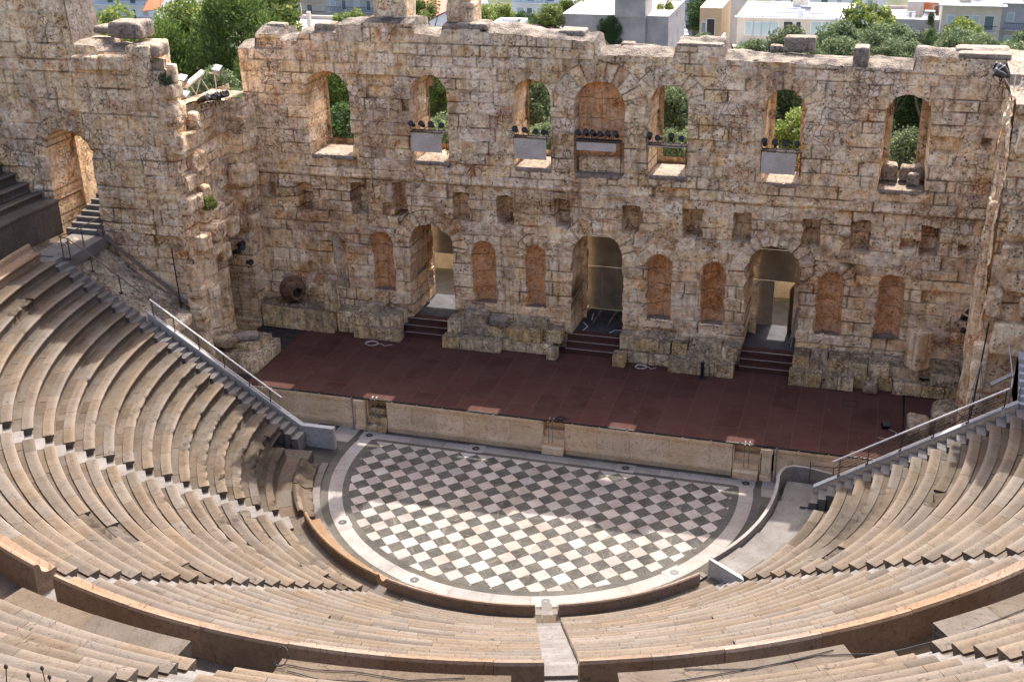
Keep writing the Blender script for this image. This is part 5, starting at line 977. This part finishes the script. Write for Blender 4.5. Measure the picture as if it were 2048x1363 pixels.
# ================================================================== TREES AND SHRUBS
def crown_mesh(name, seed, n, leaf, shape, mat, squash=1.0):
    """leaf-sized faces in clumps spread through a lumpy unit crown"""
    rs = np.random.RandomState(seed); nc = {'pine': 46, 'round': 40, 'shrub': 26, 'cypress': 60}[shape]
    C_ = rs.normal(size=(nc, 3)); C_ /= np.linalg.norm(C_, axis=1, keepdims=True); rad = rs.uniform(.35, .95, (nc, 1))**.6
    if shape == 'cypress': z = rs.uniform(-1, 1, nc); C_ = np.c_[C_[:, :2]*(.16*(1-((z+.2)/1.25)**2).clip(.1)[:, None]), z]; cr = rs.uniform(.08, .14, nc)
    else: C_ = C_*rad*(.72, .72, .68 if shape != 'shrub' else .6); cr = rs.uniform(.14, .34, nc)
    ci = rs.choice(nc, n, p=(cr**2/(cr**2).sum())); d = rs.normal(size=(n, 3)); d /= np.linalg.norm(d, axis=1, keepdims=True)
    P = C_[ci]+d*cr[ci, None]*rs.uniform(.55, 1.05, (n, 1)); P[:, 2] *= squash
    u_ = rs.normal(size=(n, 3))+d*.4; 
    if shape == 'pine': u_ = d*.9+rs.normal(size=(n, 3))*.45+np.array([0, 0, .5])
    u_ /= np.linalg.norm(u_, axis=1, keepdims=True); v_ = np.cross(u_, rs.normal(size=(n, 3))); v_ /= np.linalg.norm(v_, axis=1, keepdims=True)
    L = leaf*rs.uniform(.6, 1.3, (n, 1)); Wd = L*{'pine': .30, 'round': .55, 'shrub': .42, 'cypress': .4}[shape]
    V = np.stack([P-u_*L*.5-v_*Wd*.2, P-v_*Wd*-.5, P+u_*L*.5, P-v_*Wd*.5], 1)
    V[:, 1] = P+v_*Wd*.5; V = V.reshape(-1, 3)
    me = bpy.data.meshes.new(name); me.from_pydata(V.tolist(), [], np.arange(4*n).reshape(n, 4).tolist()); me.materials.append(mat)
    a = me.color_attributes.new('tint', 'FLOAT_COLOR', 'POINT'); cl = rs.rand(nc); T = np.ones((4*n, 4)); T[:, 0] = np.repeat(np.clip(cl[ci]*.7+rs.rand(n)*.4, 0, 1), 4); T[:, 1] = np.repeat(rs.rand(n), 4); T[:, 2] = .5
    a.data.foreach_set('color', T.ravel()); me.update(); return me
PR_ = {'pine': [crown_mesh('pine_crown', s, 16000, .085, 'pine', M_PINE) for s in (1, 2)], 'yellow': [crown_mesh('leafy_crown', s, 7000, .11, 'round', M_YEL) for s in (3, 4)], 'olive': [crown_mesh('olive_crown', s, 8000, .085, 'round', M_OLIVE, .9) for s in (5, 6, 7)],
       'dark': [crown_mesh('dense_crown', s, 7000, .09, 'round', M_DKGREEN) for s in (8, 9)], 'shrub': [crown_mesh('shrub_crown', s, 4500, .11, 'shrub', M_OLIVE) for s in (10, 11)], 'cypress': [crown_mesh('cypress_crown', 12, 7000, .05, 'cypress', M_DKGREEN)],
       'pink': [crown_mesh('flowering_crown', 13, 3500, .09, 'shrub', M_PINK)], 'yshrub': [crown_mesh('leafy_shrub_crown', 14, 4500, .12, 'shrub', M_YEL)]}
def trunk_mesh(seed):
    rnd = random.Random(seed); mb = MB(); p = Vector((0, 0, 0)); pts = [p.copy()]
    for k in range(5): p = p+Vector((rnd.uniform(-.05, .05), rnd.uniform(-.05, .05), .2)); pts.append(p.copy())
    mb.tube(pts, .045, 8, r2=.022)
    for k in range(6): a = rnd.uniform(0, 6.28); s = pts[3+k % 3]; mb.tube([s, s+Vector((.14*math.cos(a), .14*math.sin(a), .12)), s+Vector((.26*math.cos(a), .26*math.sin(a), .32))], .018, 5, r2=.005)
    me = bpy.data.meshes.new('trunk'); me.from_pydata([tuple(v) for v in mb.V], [], mb.F); me.materials.append(M_BARK); return me
TR = [trunk_mesh(1), trunk_mesh(2)]
_tc = 0
def tree(kind, x, y, z, r, lab, grp, h=1.0, name='tree', cat='tree'):
    global _tc
    g0 = float(terr(np.array([x]), np.array([y]))[0])-.2; _tc += 1; t = thing(name, lab, cat, (x, y, g0), grp); rnd = random.Random(_tc*7)
    c = bpy.data.objects.new('crown', PR_[kind][_tc % len(PR_[kind])]); col.objects.link(c); c.parent = t; c.location = (0, 0, z-g0); c.scale = (r*1.15, r*1.15, r*1.15*h); c.rotation_euler = (0, 0, rnd.uniform(0, 6.28))
    k = bpy.data.objects.new('trunk', TR[_tc % 2]); col.objects.link(k); k.parent = t; H = max(1.0, z-g0); k.scale = (min(H, r*2.6), min(H, r*2.6), H*.8); k.location = (0, 0, 0)
    return t
GL = 'pines and leafy trees left of the stage wall'
tree('yellow', -51.5, 46, 9.0, 3.7, 'yellow-green pine behind the tower stump at the far left', GL)
tree('yellow', -58, 57, 6.2, 3.4, 'yellow-green tree farther back at the upper left', GL)
tree('pine', -42, 38, 9.0, 3.4, 'dark full pine in the middle of the gap left of the stage wall', GL, 1.3)
tree('pine', -36.3, 41, 10.6, 3.9, 'bright green pine standing highest in the left gap', GL, 1.25)
tree('yellow', -53, 62, 7.4, 3.8, 'pale green tree peeking between the two pines on the left', GL)
tree('yellow', -46, 66, 8.6, 4.2, 'pale leafy tree behind the bright green pine', GL)
tree('pine', -33, 37, 8.4, 2.2, 'small pine pressed against the left end of the stage wall', GL, 1.3)
tree('olive', -31.6, 29, 9.9, 2.3, 'silver-grey olive tree behind the floodlights of the left wing', GL)
tree('olive', -28.6, 25.5, 9.6, 1.7, 'smaller olive tree right behind the left wing top', GL)
tree('dark', -37, 33, 6.0, 3.6, 'deep green tree low in the left gap', GL); tree('olive', -33.5, 26, 8.8, 1.6, 'low grey olive at the left of the wing top', GL); tree('dark', -46, 42, 6.3, 3.5, 'dark tree below the yellow-green pine', GL)
GW_ = 'trees seen through the windows'
for i, (k, x, y, z, r, lab) in enumerate([('pine', -25.4, 35, 9.2, 2.6, 'pine filling the upper part of the leftmost window'), ('dark', -22.0, 31, 6.8, 2.4, 'dark shrubby tree low in the leftmost window'), ('pine', -18.2, 37, 9.4, 2.7, 'pine seen in the top of the second window'), ('olive', -15.4, 30, 7.2, 2.2, 'olive tree low in the second window'),
    ('olive', -9.7, 34, 9.2, 2.4, 'olive tree seen in the third window'), ('olive', -7.4, 28, 7.4, 2.0, 'grey olive low in the third window'), ('olive', -.2, 34, 9.2, 2.6, 'olive tree in the window right of the niche'), ('olive', 1.2, 28, 7.6, 2.1, 'rounded olive low in the window right of the niche'),
    ('olive', 5.8, 44, 7.4, 2.8, 'dark olive at the top left of the sixth window'), ('yellow', 8.9, 31, 8.2, 2.3, 'bright yellow-green tree in the sixth window'), ('dark', 14.6, 45, 8.0, 3.0, 'dark trees in the top of the rightmost window'), ('olive', 15.2, 29, 7.7, 2.3, 'bright olive tree filling the rightmost window'), ('yshrub', 14.6, 26, 5.6, 2.4, 'leafy ground shrub at the bottom of the rightmost window'),
    ('olive', -12.0, 40, 8.0, 3, 'grey-green tree between the second and third windows'), ('olive', 3.4, 40, 7.0, 3, 'olive between the fifth and sixth windows'), ('dark', 11.5, 38, 7.0, 3, 'dark tree between the sixth and seventh windows'), ('dark', -20.5, 42, 7.2, 3, 'dark tree between the first and second windows')]): tree(k, x, y, z, r, lab, GW_)
GR_ = 'olive shrubs behind the right half of the stage wall'
for i, (k, x, y, z, r, lab) in enumerate([('olive', 6.6, 44, 11.2, 2.0, 'tall olive bush in front of the white penthouse'), ('shrub', 3.9, 46, 10.3, 1.4, 'low olive bush at the left foot of the penthouse'), ('olive', 10.2, 42, 11.2, 1.8, 'olive bush behind the dark block on the wall top'), ('olive', 12.3, 46, 10.7, 1.9, 'olive bush right of the upright stone post'),
    ('olive', 14.0, 42, 11.2, 1.8, 'olive bush just left of the cypress'), ('olive', 15.9, 50, 10.2, 2.1, 'olive bush behind the cypress foot'), ('olive', 17.7, 44, 10.9, 2.0, 'olive bush right of the cypress'), ('olive', 19.8, 46, 10.8, 2.1, 'olive bush below the balconied block'), ('olive', 21.6, 41, 11.2, 2.1, 'olive bush at the right edge behind the corner of the wall'),
    ('dark', 22.0, 37, 10.2, 2.4, 'dark olive filling the gap right of the wall corner'), ('shrub', 8.4, 38, 11.5, 1.2, 'dark olive bush between the wall top and the penthouse'), ('shrub', 2.2, 43, 10.1, 1.1, 'leafy bush behind the broad coping block'), ('shrub', -11.2, 44, 10.8, .9, 'small bush behind the wall top by the purple flowers'),
    ('shrub', -5.0, 46, 9.6, 1.0, 'yellowish shrub at the foot of the grey walled house'), ('dark', -2.4, 45, 9.4, 1.1, 'dark shrub at the right foot of the grey walled house'), ('olive', 9.6, 54, 9.6, 2.4, 'grey olive farther back below the right part of the penthouse'), ('olive', 13.0, 56, 9.4, 2.4, 'grey olive farther back left of the cypress'), ('olive', 18.5, 56, 9.0, 2.6, 'grey olive farther back right of the cypress'), ('olive', 23.5, 52, 9.0, 3.0, 'grey olive farther back at the right edge'), ('olive', 20.2, 36, 9.6, 2.2, 'olive low behind the right wall corner')]): tree(k, x, y, z, r, lab, GR_, name='olive_bush' if k != 'dark' else 'bush', cat='bush')
GF = 'trees among the far houses'
for i, (k, x, y, z, r, lab, nm) in enumerate([('yellow', 10.8, 95, 4.0, 3.0, 'loose green tree at the right end of the white penthouse', 'tree'), ('yshrub', -33, 100, 2.4, 2.6, 'hedge of leafy shrubs on the roof terrace left of the purple flowers', 'bush'), ('yshrub', -26.2, 109, 1.9, 2.4, 'yellow-green hedge on the roof of the grey walled house', 'bush'), ('pink', -21.5, 75, 5.6, 1.3, 'purple flowering bush behind the middle of the wall top', 'flowering bush'), ('pink', -19.4, 75, 5.5, 1.1, 'smaller purple flowering bush at the right of the first', 'flowering bush'),
    ('yellow', -26.8, 100, 2.6, 2.2, 'round orange-green tree left of the grey walled house', 'tree'), ('dark', -29.5, 98, 2.3, 1.9, 'small dark green tree above the purple flowers', 'tree'), ('yellow', -33.8, 95, 3.0, 2.2, 'leafy tree right of the right broken pier', 'tree'), ('yellow', -48.7, 90, 3.0, 2.4, 'orange tree in fruit left of the left broken pier', 'tree'), ('yshrub', -41, 95, 3.8, 2.4, 'rose-like shrub between the two broken piers', 'bush'),
    ('yellow', 21.5, 110, .2, 2.8, 'thin tree in front of the balconied block', 'tree'), ('yshrub', -18.3, 104, 4.4, 1.3, 'roof hedge left of the stair tower of the grey house', 'bush'), ('yshrub', -13.5, 106, 2.9, 1.6, 'roof hedge right of the stair tower of the grey house', 'bush')]): tree(k, x, y, z, r, lab, GF, name='tree' if nm == 'tree' else nm.replace(' ', '_'), cat=nm)
for i, (k, x, y, z, r, lab) in enumerate([('yellow', -57.5, 70, 6.2, 2.6, 'leafy tree at the left end of the flat-roofed beige house'), ('yshrub', -32.0, 85, 3.6, 2.2, 'leafy shrub mass right of the right broken pier'), ('dark', -29.0, 86, 3.4, 1.5, 'dark shrub standing among the yellow-green shrubs'), ('yshrub', -25.6, 85, 3.6, 1.9, 'yellow-green shrub left of the grey walled house'), ('shrub', -14.3, 90, -.2, 1.6, 'grey shrub at the foot of the grey walled house'), ('dark', -12.2, 92, .2, 1.7, 'dark shrub at the right foot of the grey house by the street'),
    ('olive', -9.6, 112, -2.6, 2.4, 'olive tree between the street and the ochre house'), ('yshrub', -4.5, 100, -1.6, 2.0, 'leafy hedge under the terrace of the white penthouse'), ('olive', -2.2, 82, 1.6, 1.9, 'olive bush below the left end of the penthouse'), ('olive', 10.6, 80, 4.2, 2.4, 'grey-green tree right of the penthouse'), ('dark', 13.3, 72, 4.8, 2.0, 'dark tree below the low beige house'), ('olive', 15.4, 76, 4.2, 2.2, 'olive tree between the low beige house and the cypress'), ('yellow', 22.4, 71, 5.2, 2.2, 'yellow-green tree below the balconied block'), ('olive', 24.0, 62, 6.6, 2.4, 'olive tree at the right edge before the grey block')]): tree(k, x, y, z, r, lab, GF)
tree('cypress', 15.8, 36, 13.65, 1.35, 'slim dark cypress rising behind the right part of the stage wall', None, 1.0, 'cypress')
for i, (x, y) in enumerate([(-28.9, 185), (-31.8, 198), (-34.6, 212), (-37.5, 228)]): tree('dark' if i % 2 else 'pine', x, y, -9.2, 3.0, f'{ORD[i]} dark street tree from the near end on the left of the street', 'trees lining the street')
for i, (x, y) in enumerate([(-18.0, 172), (-20.2, 184), (-23.2, 198), (-26.3, 213)]): tree('dark', x, y, -9.5, 3.3, f'{ORD[i]} dark street tree from the near end on the right of the street', 'trees lining the street')
# plants on the walls
def wallplant(lab, kind, p, r, nm='wall_plant'): c = bpy.data.objects.new(nm, PR_[kind][0]); col.objects.link(c); c.location = p; c.scale = r; tag(c, lab, 'plant', 'plants growing on the walls')
wallplant('bright green bush growing from the side of the left wing', 'yshrub', (-18.55, 5.1, 10.2), (.55, .7, .6)); wallplant('dry grass tuft at the top of the left wing below its pale corner block', 'shrub', (-19.0, 3.5, 16.7), (.5, .5, .7)); wallplant('small dry tuft of weeds on the right wing above the railing', 'shrub', (20.0, 3.2, 8.8), (.4, .25, .4))

# ================================================================== STREET AND HOUSES
tag(mk('street', [(-26.2, 150, -13.9), (-15.2, 150, -13.9), (-46.0, 300, -13.9), (-60.0, 300, -13.9)], [(0, 1, 2, 3)], M_ASPHALT), None, None, kind='structure')
sd = MB(); 
tag(mk('pavement', [(-28.4, 150, -13.8), (-26.2, 150, -13.8), (-60.0, 300, -13.8), (-62.6, 300, -13.8), (-28.4, 150, -14.5), (-26.2, 150, -14.5), (-60.0, 300, -14.5), (-62.6, 300, -14.5)], [(0, 1, 2, 3), (0, 4, 5, 1), (1, 5, 6, 2), (3, 2, 6, 7), (0, 3, 7, 4)], M_CREAM), None, None, kind='structure')
def vehicle(x, y, rz, mt, lab):
    t = thing('parked_car', lab, 'car', (x, y, -13.9), 'cars in the street'); Mx = Matrix.Translation((x, y, -13.9)) @ Matrix.Rotation(rz, 4, 'Z')
    prof = [(-2.1, .35), (-2.1, .85), (-1.7, .95), (-1.2, 1.42), (.6, 1.45), (1.2, .98), (2.0, .85), (2.15, .6), (2.15, .35)]; V = []
    for s in (-.85, .85): V += [Mx @ Vector((a, s*(1 if b < 1.2 else .82), b)) for a, b in prof]
    n = len(prof); mk('body', [tuple(v) for v in V], [tuple(range(n)), tuple(range(2*n-1, n-1, -1))]+[(i, (i+1) % n+0, (i+1) % n+n, i+n) for i in range(n)], mt, t)
    for a in (-1.35, 1.35):
        for s in (-.8, .8): mb = MB().lathe([(.001, -.1), (.32, -.1), (.32, .1), (.001, .1)], Mx @ Matrix.Translation((a, s, .32)) @ Matrix.Rotation(R(90), 4, 'X'), 14); mk('wheel', mb.V, mb.F, M_BLACK, t)
vehicle(-24.6, 186, R(103), M_WHITEP, 'white parked car at the near end of the street'); vehicle(-28.5, 205, R(103), M_GREY, 'grey parked car farther up the street'); vehicle(-22.8, 178, R(103), M_PANELW, 'pale car behind the trees at the right of the street')

def house(label, x0, x1, y0, y1, zt, mt, wins=(), group=None, para=.4, roofm=None, zb=-15, base=None, name='house', grid=None):
    t = thing(name, label, 'house', ((x0+x1)/2, y0, zb), group)
    mb = MB().b2(x0, x1, y0, y1, zb, zt); mk('walls', mb.V, mb.F, mt, t)
    mb = MB().b2(x0-.02, x1+.02, y0-.02, y0+.25, zt, zt+para).b2(x0-.02, x0+.25, y0+.26, y1, zt, zt+para).b2(x1-.25, x1+.02, y0+.26, y1, zt, zt+para).b2(x0+.26, x1-.26, y1-.25, y1, zt, zt+para); mk('parapet', mb.V, mb.F, mt, t)
    mb = MB().b2(x0+.26, x1-.26, y0+.26, y1-.26, zt-.3, zt+.04); mk('roof', mb.V, mb.F, roofm or M_CREAM, t)
    rq = random.Random(int(abs(x0*13+y0)))
    if x1-x0 > 6 and name == 'house' and zt < 2:
        for k in range(3):
            ax_ = rq.uniform(x0+1, x1-1); ay = rq.uniform(y0+1, y0+4); hh = rq.uniform(1.2, 2.6)
            mb = MB().tube([(ax_, ay, zt), (ax_, ay, zt+hh)], .03, 4).tube([(ax_-.5, ay, zt+hh-.1), (ax_+.5, ay, zt+hh-.1)], .02, 4).tube([(ax_-.35, ay, zt+hh-.4), (ax_+.35, ay, zt+hh-.4)], .02, 4); mk('antenna', mb.V, mb.F, M_GREY, t)
        ax_ = rq.uniform(x0+2, x1-2); mb = MB().tube([(ax_-.7, y0+3, zt+1.0), (ax_+.7, y0+3, zt+1.0)], .28, 10).box((ax_, y0+2.3, zt+.55), (1.6, 1.1, .06), tilt=(.7, 0)); mk('water_heater', mb.V, mb.F, M_GREYMETAL, t)
        ax_ = rq.uniform(x0+1.5, x1-3); mb = MB().b2(ax_, ax_+2.2, y0+5, y0+7.5, zt, zt+2.1); mk('roof_hut', mb.V, mb.F, mt, t)
    for (a, b, c, d, m_) in wins:
        f = MB().b2(a-.08, b+.08, y0-.05, y0+.02, c-.08, d+.08); fo = mk('window', f.V, f.F, M_WHITEP, t); fo['_w'] = fo['_w'] if '_w' in fo else t['_w']
        p = MB().b2(a, b, y0-.09, y0-.052, c, d); po = mk('pane', p.V, p.F, m_, t)
        po.parent = fo; po.location = (0, 0, 0)
    return t
# grey plastered house with ivy
h = house('grey plastered house with a blank stained rear wall and ivy', -25, -12, 100, 112, 3.3, M_STUCCO, para=.15)
mb = MB().b2(-18.4, -14.7, 99.4, 104, 3.3, 5.5); mk('stair_tower', mb.V, mb.F, M_STUCCO, h); mb = MB().b2(-18.6, -14.5, 99.2, 104.2, 5.5, 5.62); mk('tower_roof', mb.V, mb.F, M_WHITEP, h)
mb = MB().b2(-18.4, -14.7, 99.6, 99.98, -15, 3.3); mk('tower_wall', mb.V, mb.F, M_STUCCO, h); mb = MB().tube([(-14.5, 99.9, 3), (-13.9, 99.9, -1), (-13.7, 99.9, -4)], .06, 5); mk('drain_pipe', mb.V, mb.F, M_GREY, h)
for z_, r_, nm in ((2.0, 1.9, 'upper'), (.2, 2.1, 'middle'), (-1.6, 2.0, 'lower')):
    c = bpy.data.objects.new('ivy', PR_['dark'][0]); col.objects.link(c); c.parent = h; c.location = Vector((-18.9, 99.4, z_))-Vector(h['_w']); c.scale = (r_, .9, r_)
# white penthouse
W_ = [(-6.3+1.16*i, -5.25+1.16*i, -4.0, -2.25, M_CURT) for i in range(4)]+[(2.75, 4.1, -3.6, -2.0, M_CURT), (4.25, 5.6, -3.6, -2.0, M_CURT), (-1.0, .2, -4.0, -2.1, M_BLACK), (.7, 1.3, -4.0, -2.1, M_BLACK)]
h = house('long white penthouse with wide curtained windows and a flat white roof', -7.45, 8.1, 130, 142, -1.6, M_CREAM, W_, para=.25, roofm=M_WHITEP)
mb = MB().b2(-7.8, 8.4, 129.6, 130.3, -1.66, -1.5); mk('eaves', mb.V, mb.F, M_WHITEP, h)
mb = MB()
for i in range(40): mb.b2(-7.7+i*.4, -7.5+i*.4, 129.7, 129.9, -1.49, -1.38)
mk('roof_studs', mb.V, mb.F, M_GREY, h); mb = MB().b2(-3, 4.2, 133.5, 138, -1.55, -1.1).b2(.8, 1.6, 130.6, 131.4, -1.5, -.6).b2(-1.5, 2.5, 134.2, 136.8, -1.1, -.85); mk('skylight', mb.V, mb.F, M_WHITEP, h)
mb = MB().b2(-9.2, 8.4, 122.0, 122.3, -8, -4.6).b2(-9.2, -9.0, 122.3, 130, -8, -3.9); mk('terrace_wall', mb.V, mb.F, M_WHITEP, h); mb = MB().b2(-9, 8.2, 122.4, 129.9, -7, -5.4); mk('terrace', mb.V, mb.F, M_CREAM, h)
tag(MB().lathe([(.001, 0), (.4, 0), (.08, .05), (.06, .75), (.9, .78), (.9, .83), (.001, .84)], Matrix.Translation((-3.4, 125, -5.4)), 18).build('garden_table', M_WHITEP, base=(-3.4, 125, -5.4)), 'round white garden table on the terrace of the penthouse', 'table')
house('narrow ochre house with a deep dark loggia beside the street', -13.5, -10.3, 135, 145, -1.7, M_TAN, [(-12.4, -11.3, -5.2, -2.9, M_BLACK), (-13.2, -12.6, -5.2, -3.4, M_GLASS)], 'houses beyond the theatre')
h = house('dark grey house with terracotta trim behind the ochre house', -12.6, -7.9, 150, 160, .2, M_GREY, [(-12.2, -11.2, -2.4, -.8, M_BLACK)], 'houses beyond the theatre'); mb = MB().b2(-11.5, -10.1, 150.5, 152, .25, 1.2).b2(-9.9, -9.1, 150.5, 152, .25, 1.2); mk('water_tank', mb.V, mb.F, M_TURQ, h)
h = house('low beige house with a terrace, red door and white awning', 12.1, 20.7, 135, 146, -2.7, M_STUCCO, [(15.2, 16.4, -6.0, -4.4, M_ORANGE), (12.6, 13.8, -5.8, -4.2, M_BLACK)], 'houses beyond the theatre', para=.5)
mb = MB(); V = [(13.5, 133.6, -4.15), (17.3, 133.6, -4.15), (17.3, 135, -3.7), (13.5, 135, -3.7)]; mb.add(V+[(a, b, c-.06) for a, b, c in V], [(0, 1, 2, 3), (4, 7, 6, 5), (0, 4, 5, 1), (1, 5, 6, 2), (3, 2, 6, 7), (0, 3, 7, 4)]); mk('awning', mb.V, mb.F, M_AWN, h)
mb = MB()
for i in range(14): mb.b2(12.3+.3*i, 12.36+.3*i, 135.4, 135.46, -2.2, -1.3)
mb.b2(12.3, 16.4, 135.38, 135.48, -1.3, -1.22); mk('terrace_rail', mb.V, mb.F, M_WHITEP, h)
for k in range(3): tag(MB().b2(14.2+.9*k, 14.65+.9*k, 137, 137.45, -2.3, -2.24).b2(14.2+.9*k, 14.65+.9*k, 137.4, 137.45, -2.24, -1.75).b2(14.22+.9*k, 14.28+.9*k, 137.02, 137.08, -2.66, -2.3).b2(14.57+.9*k, 14.63+.9*k, 137.02, 137.08, -2.66, -2.3).b2(14.22+.9*k, 14.28+.9*k, 137.38, 137.44, -2.66, -2.3).b2(14.57+.9*k, 14.63+.9*k, 137.38, 137.44, -2.66, -2.3).build('garden_chair', M_WHITEP, base=(14.4+.9*k, 137, -2.66)), f'{ORD[k]} white garden chair from the left on the roof terrace of the beige house', 'chair', 'garden chairs on the roof terrace')
house('small orange roof room with a brown door and white roof', 17.3, 20.3, 142, 147, -1.05, M_ORANGE, [(19.0, 19.6, -2.7, -1.4, M_PLANK)], 'houses beyond the theatre', para=.1, roofm=M_WHITEP)
def block(label, x0, x1, y0, y1, zt, mt, floors, nb):
    wins = []
    for f in range(floors):
        z = zt-1.9-3.0*f
        for k in range(nb): a = x0+.8+k*(x1-x0-1.2)/nb; wins.append((a, a+(1.1 if (k+f) % 2 else .8), z-(.9 if k % 2 else .1), z+.9, M_GLASS if k % 2 else M_CURT))
    t = house(label, x0, x1, y0, y1, zt, mt, wins, 'houses beyond the theatre')
    for f in range(floors):
        z = zt-3.0-3.0*f; mb = MB().b2(x0+.4, x1-.4, y0-1.3, y0, z-.15, z+.02); b_o = mk('balcony', mb.V, mb.F, mt, t)
        mb = MB().b2(x0+.4, x1-.4, y0-1.3, y0-1.24, z+.85, z+.92)
        for i in range(int((x1-x0-.8)/.22)): mb.b2(x0+.42+i*.22, x0+.45+i*.22, y0-1.29, y0-1.26, z+.02, z+.85)
        ro = mk('balcony_rail', mb.V, mb.F, M_BLACK, t); ro.parent = b_o
    mb = MB().b2(x0-.5, x1+.5, y0-1.2, y0+.2, zt+.42, zt+.55); mk('eaves', mb.V, mb.F, M_WHITEP, t)
    return t
block('beige apartment block with two balconies at the upper right', 19.7, 27.2, 130, 142, .3, M_CREAM, 5, 4); block('pale grey apartment block with a big glazed balcony at the right edge', 27.5, 36, 134, 146, .1, M_GREY, 5, 3)
# left and middle
h = house('flat-roofed beige house beyond the left end of the stage wall', -60, -48, 84, 98, 2.3, M_CREAM, (), 'houses beyond the theatre', para=.5, roofm=M_STUCCO)
mb = MB(); V = [(-48.9, 92, 2.3), (-42.5, 92, 2.3), (-40, 112, 3.3), (-49.5, 112, 3.3), (-45.5, 93, 4.0), (-44.6, 111, 4.8)]; mb.add(V, [(0, 1, 4), (1, 2, 5, 4), (2, 3, 5), (0, 4, 5, 3), (0, 3, 2, 1)]); tr = house('house with a red tiled hip roof left of the broken piers', -49, -42, 93, 111, 2.2, M_WHITEP, (), 'houses beyond the theatre', para=.05); mk('tiled_roof', mb.V, mb.F, M_TILES, tr)
mb = MB().b2(-54.3, -53.9, 90, 90.5, 2.4, 4.6).b2(-56, -55.9, 92, 92.1, 2.4, 5.2); mk('chimney', mb.V, mb.F, M_CREAM, h)
house('low white roof parapet behind the middle of the stage wall', -28.4, -25.3, 80, 86, 4.9, M_WHITEP, (), 'houses beyond the theatre', para=.4)
block('white and blue-grey apartment block behind the flower terrace', -46, -38, 148, 160, -.2, M_WHITEP, 4, 4); block('white apartment block with rows of balconies at the far upper left', -135, -117, 155, 170, -3.5, M_WHITEP, 3, 7)
block('pale far apartment block above the left trees', -112, -98, 190, 205, -4.8, M_CREAM, 3, 5); block('grey far apartment block left of the red roof', -92, -78, 175, 190, -4.2, M_GREY, 3, 5); block('white far house behind the broken piers', -70, -58, 160, 172, -3.8, M_WHITEP, 3, 4)
block('pale block behind the grey walled house', -30, -20, 190, 200, -3.5, M_WHITEP, 3, 4); block('white block beyond the penthouse', -8, 12, 185, 198, -6.6, M_WHITEP, 2, 7); block('cream block beyond the orange roof room', 16, 30, 190, 204, -6.2, M_CREAM, 2, 5)
tag(MB().add([(-116, 149, -6.6), (-112.6, 149, -6.2), (-112.4, 151.5, -4.4), (-115.8, 151.5, -4.8), (-116, 149, -6.7), (-112.6, 149, -6.3), (-112.4, 151.5, -4.5), (-115.8, 151.5, -4.9)], [(0, 1, 2, 3), (4, 7, 6, 5), (0, 4, 5, 1), (1, 5, 6, 2), (3, 2, 6, 7), (0, 3, 7, 4)]).tube([(-115.9, 150, -5.2), (-115.9, 150.1, -14)], .05, 5).tube([(-112.6, 150, -4.7), (-112.6, 150.1, -14)], .05, 5).build('awning', M_ORANGE, base=(-114, 150, -14)), 'bright orange awning among the far houses at the upper left', 'awning')
for o in bpy.data.objects:
    if '_w' in o: del o['_w']
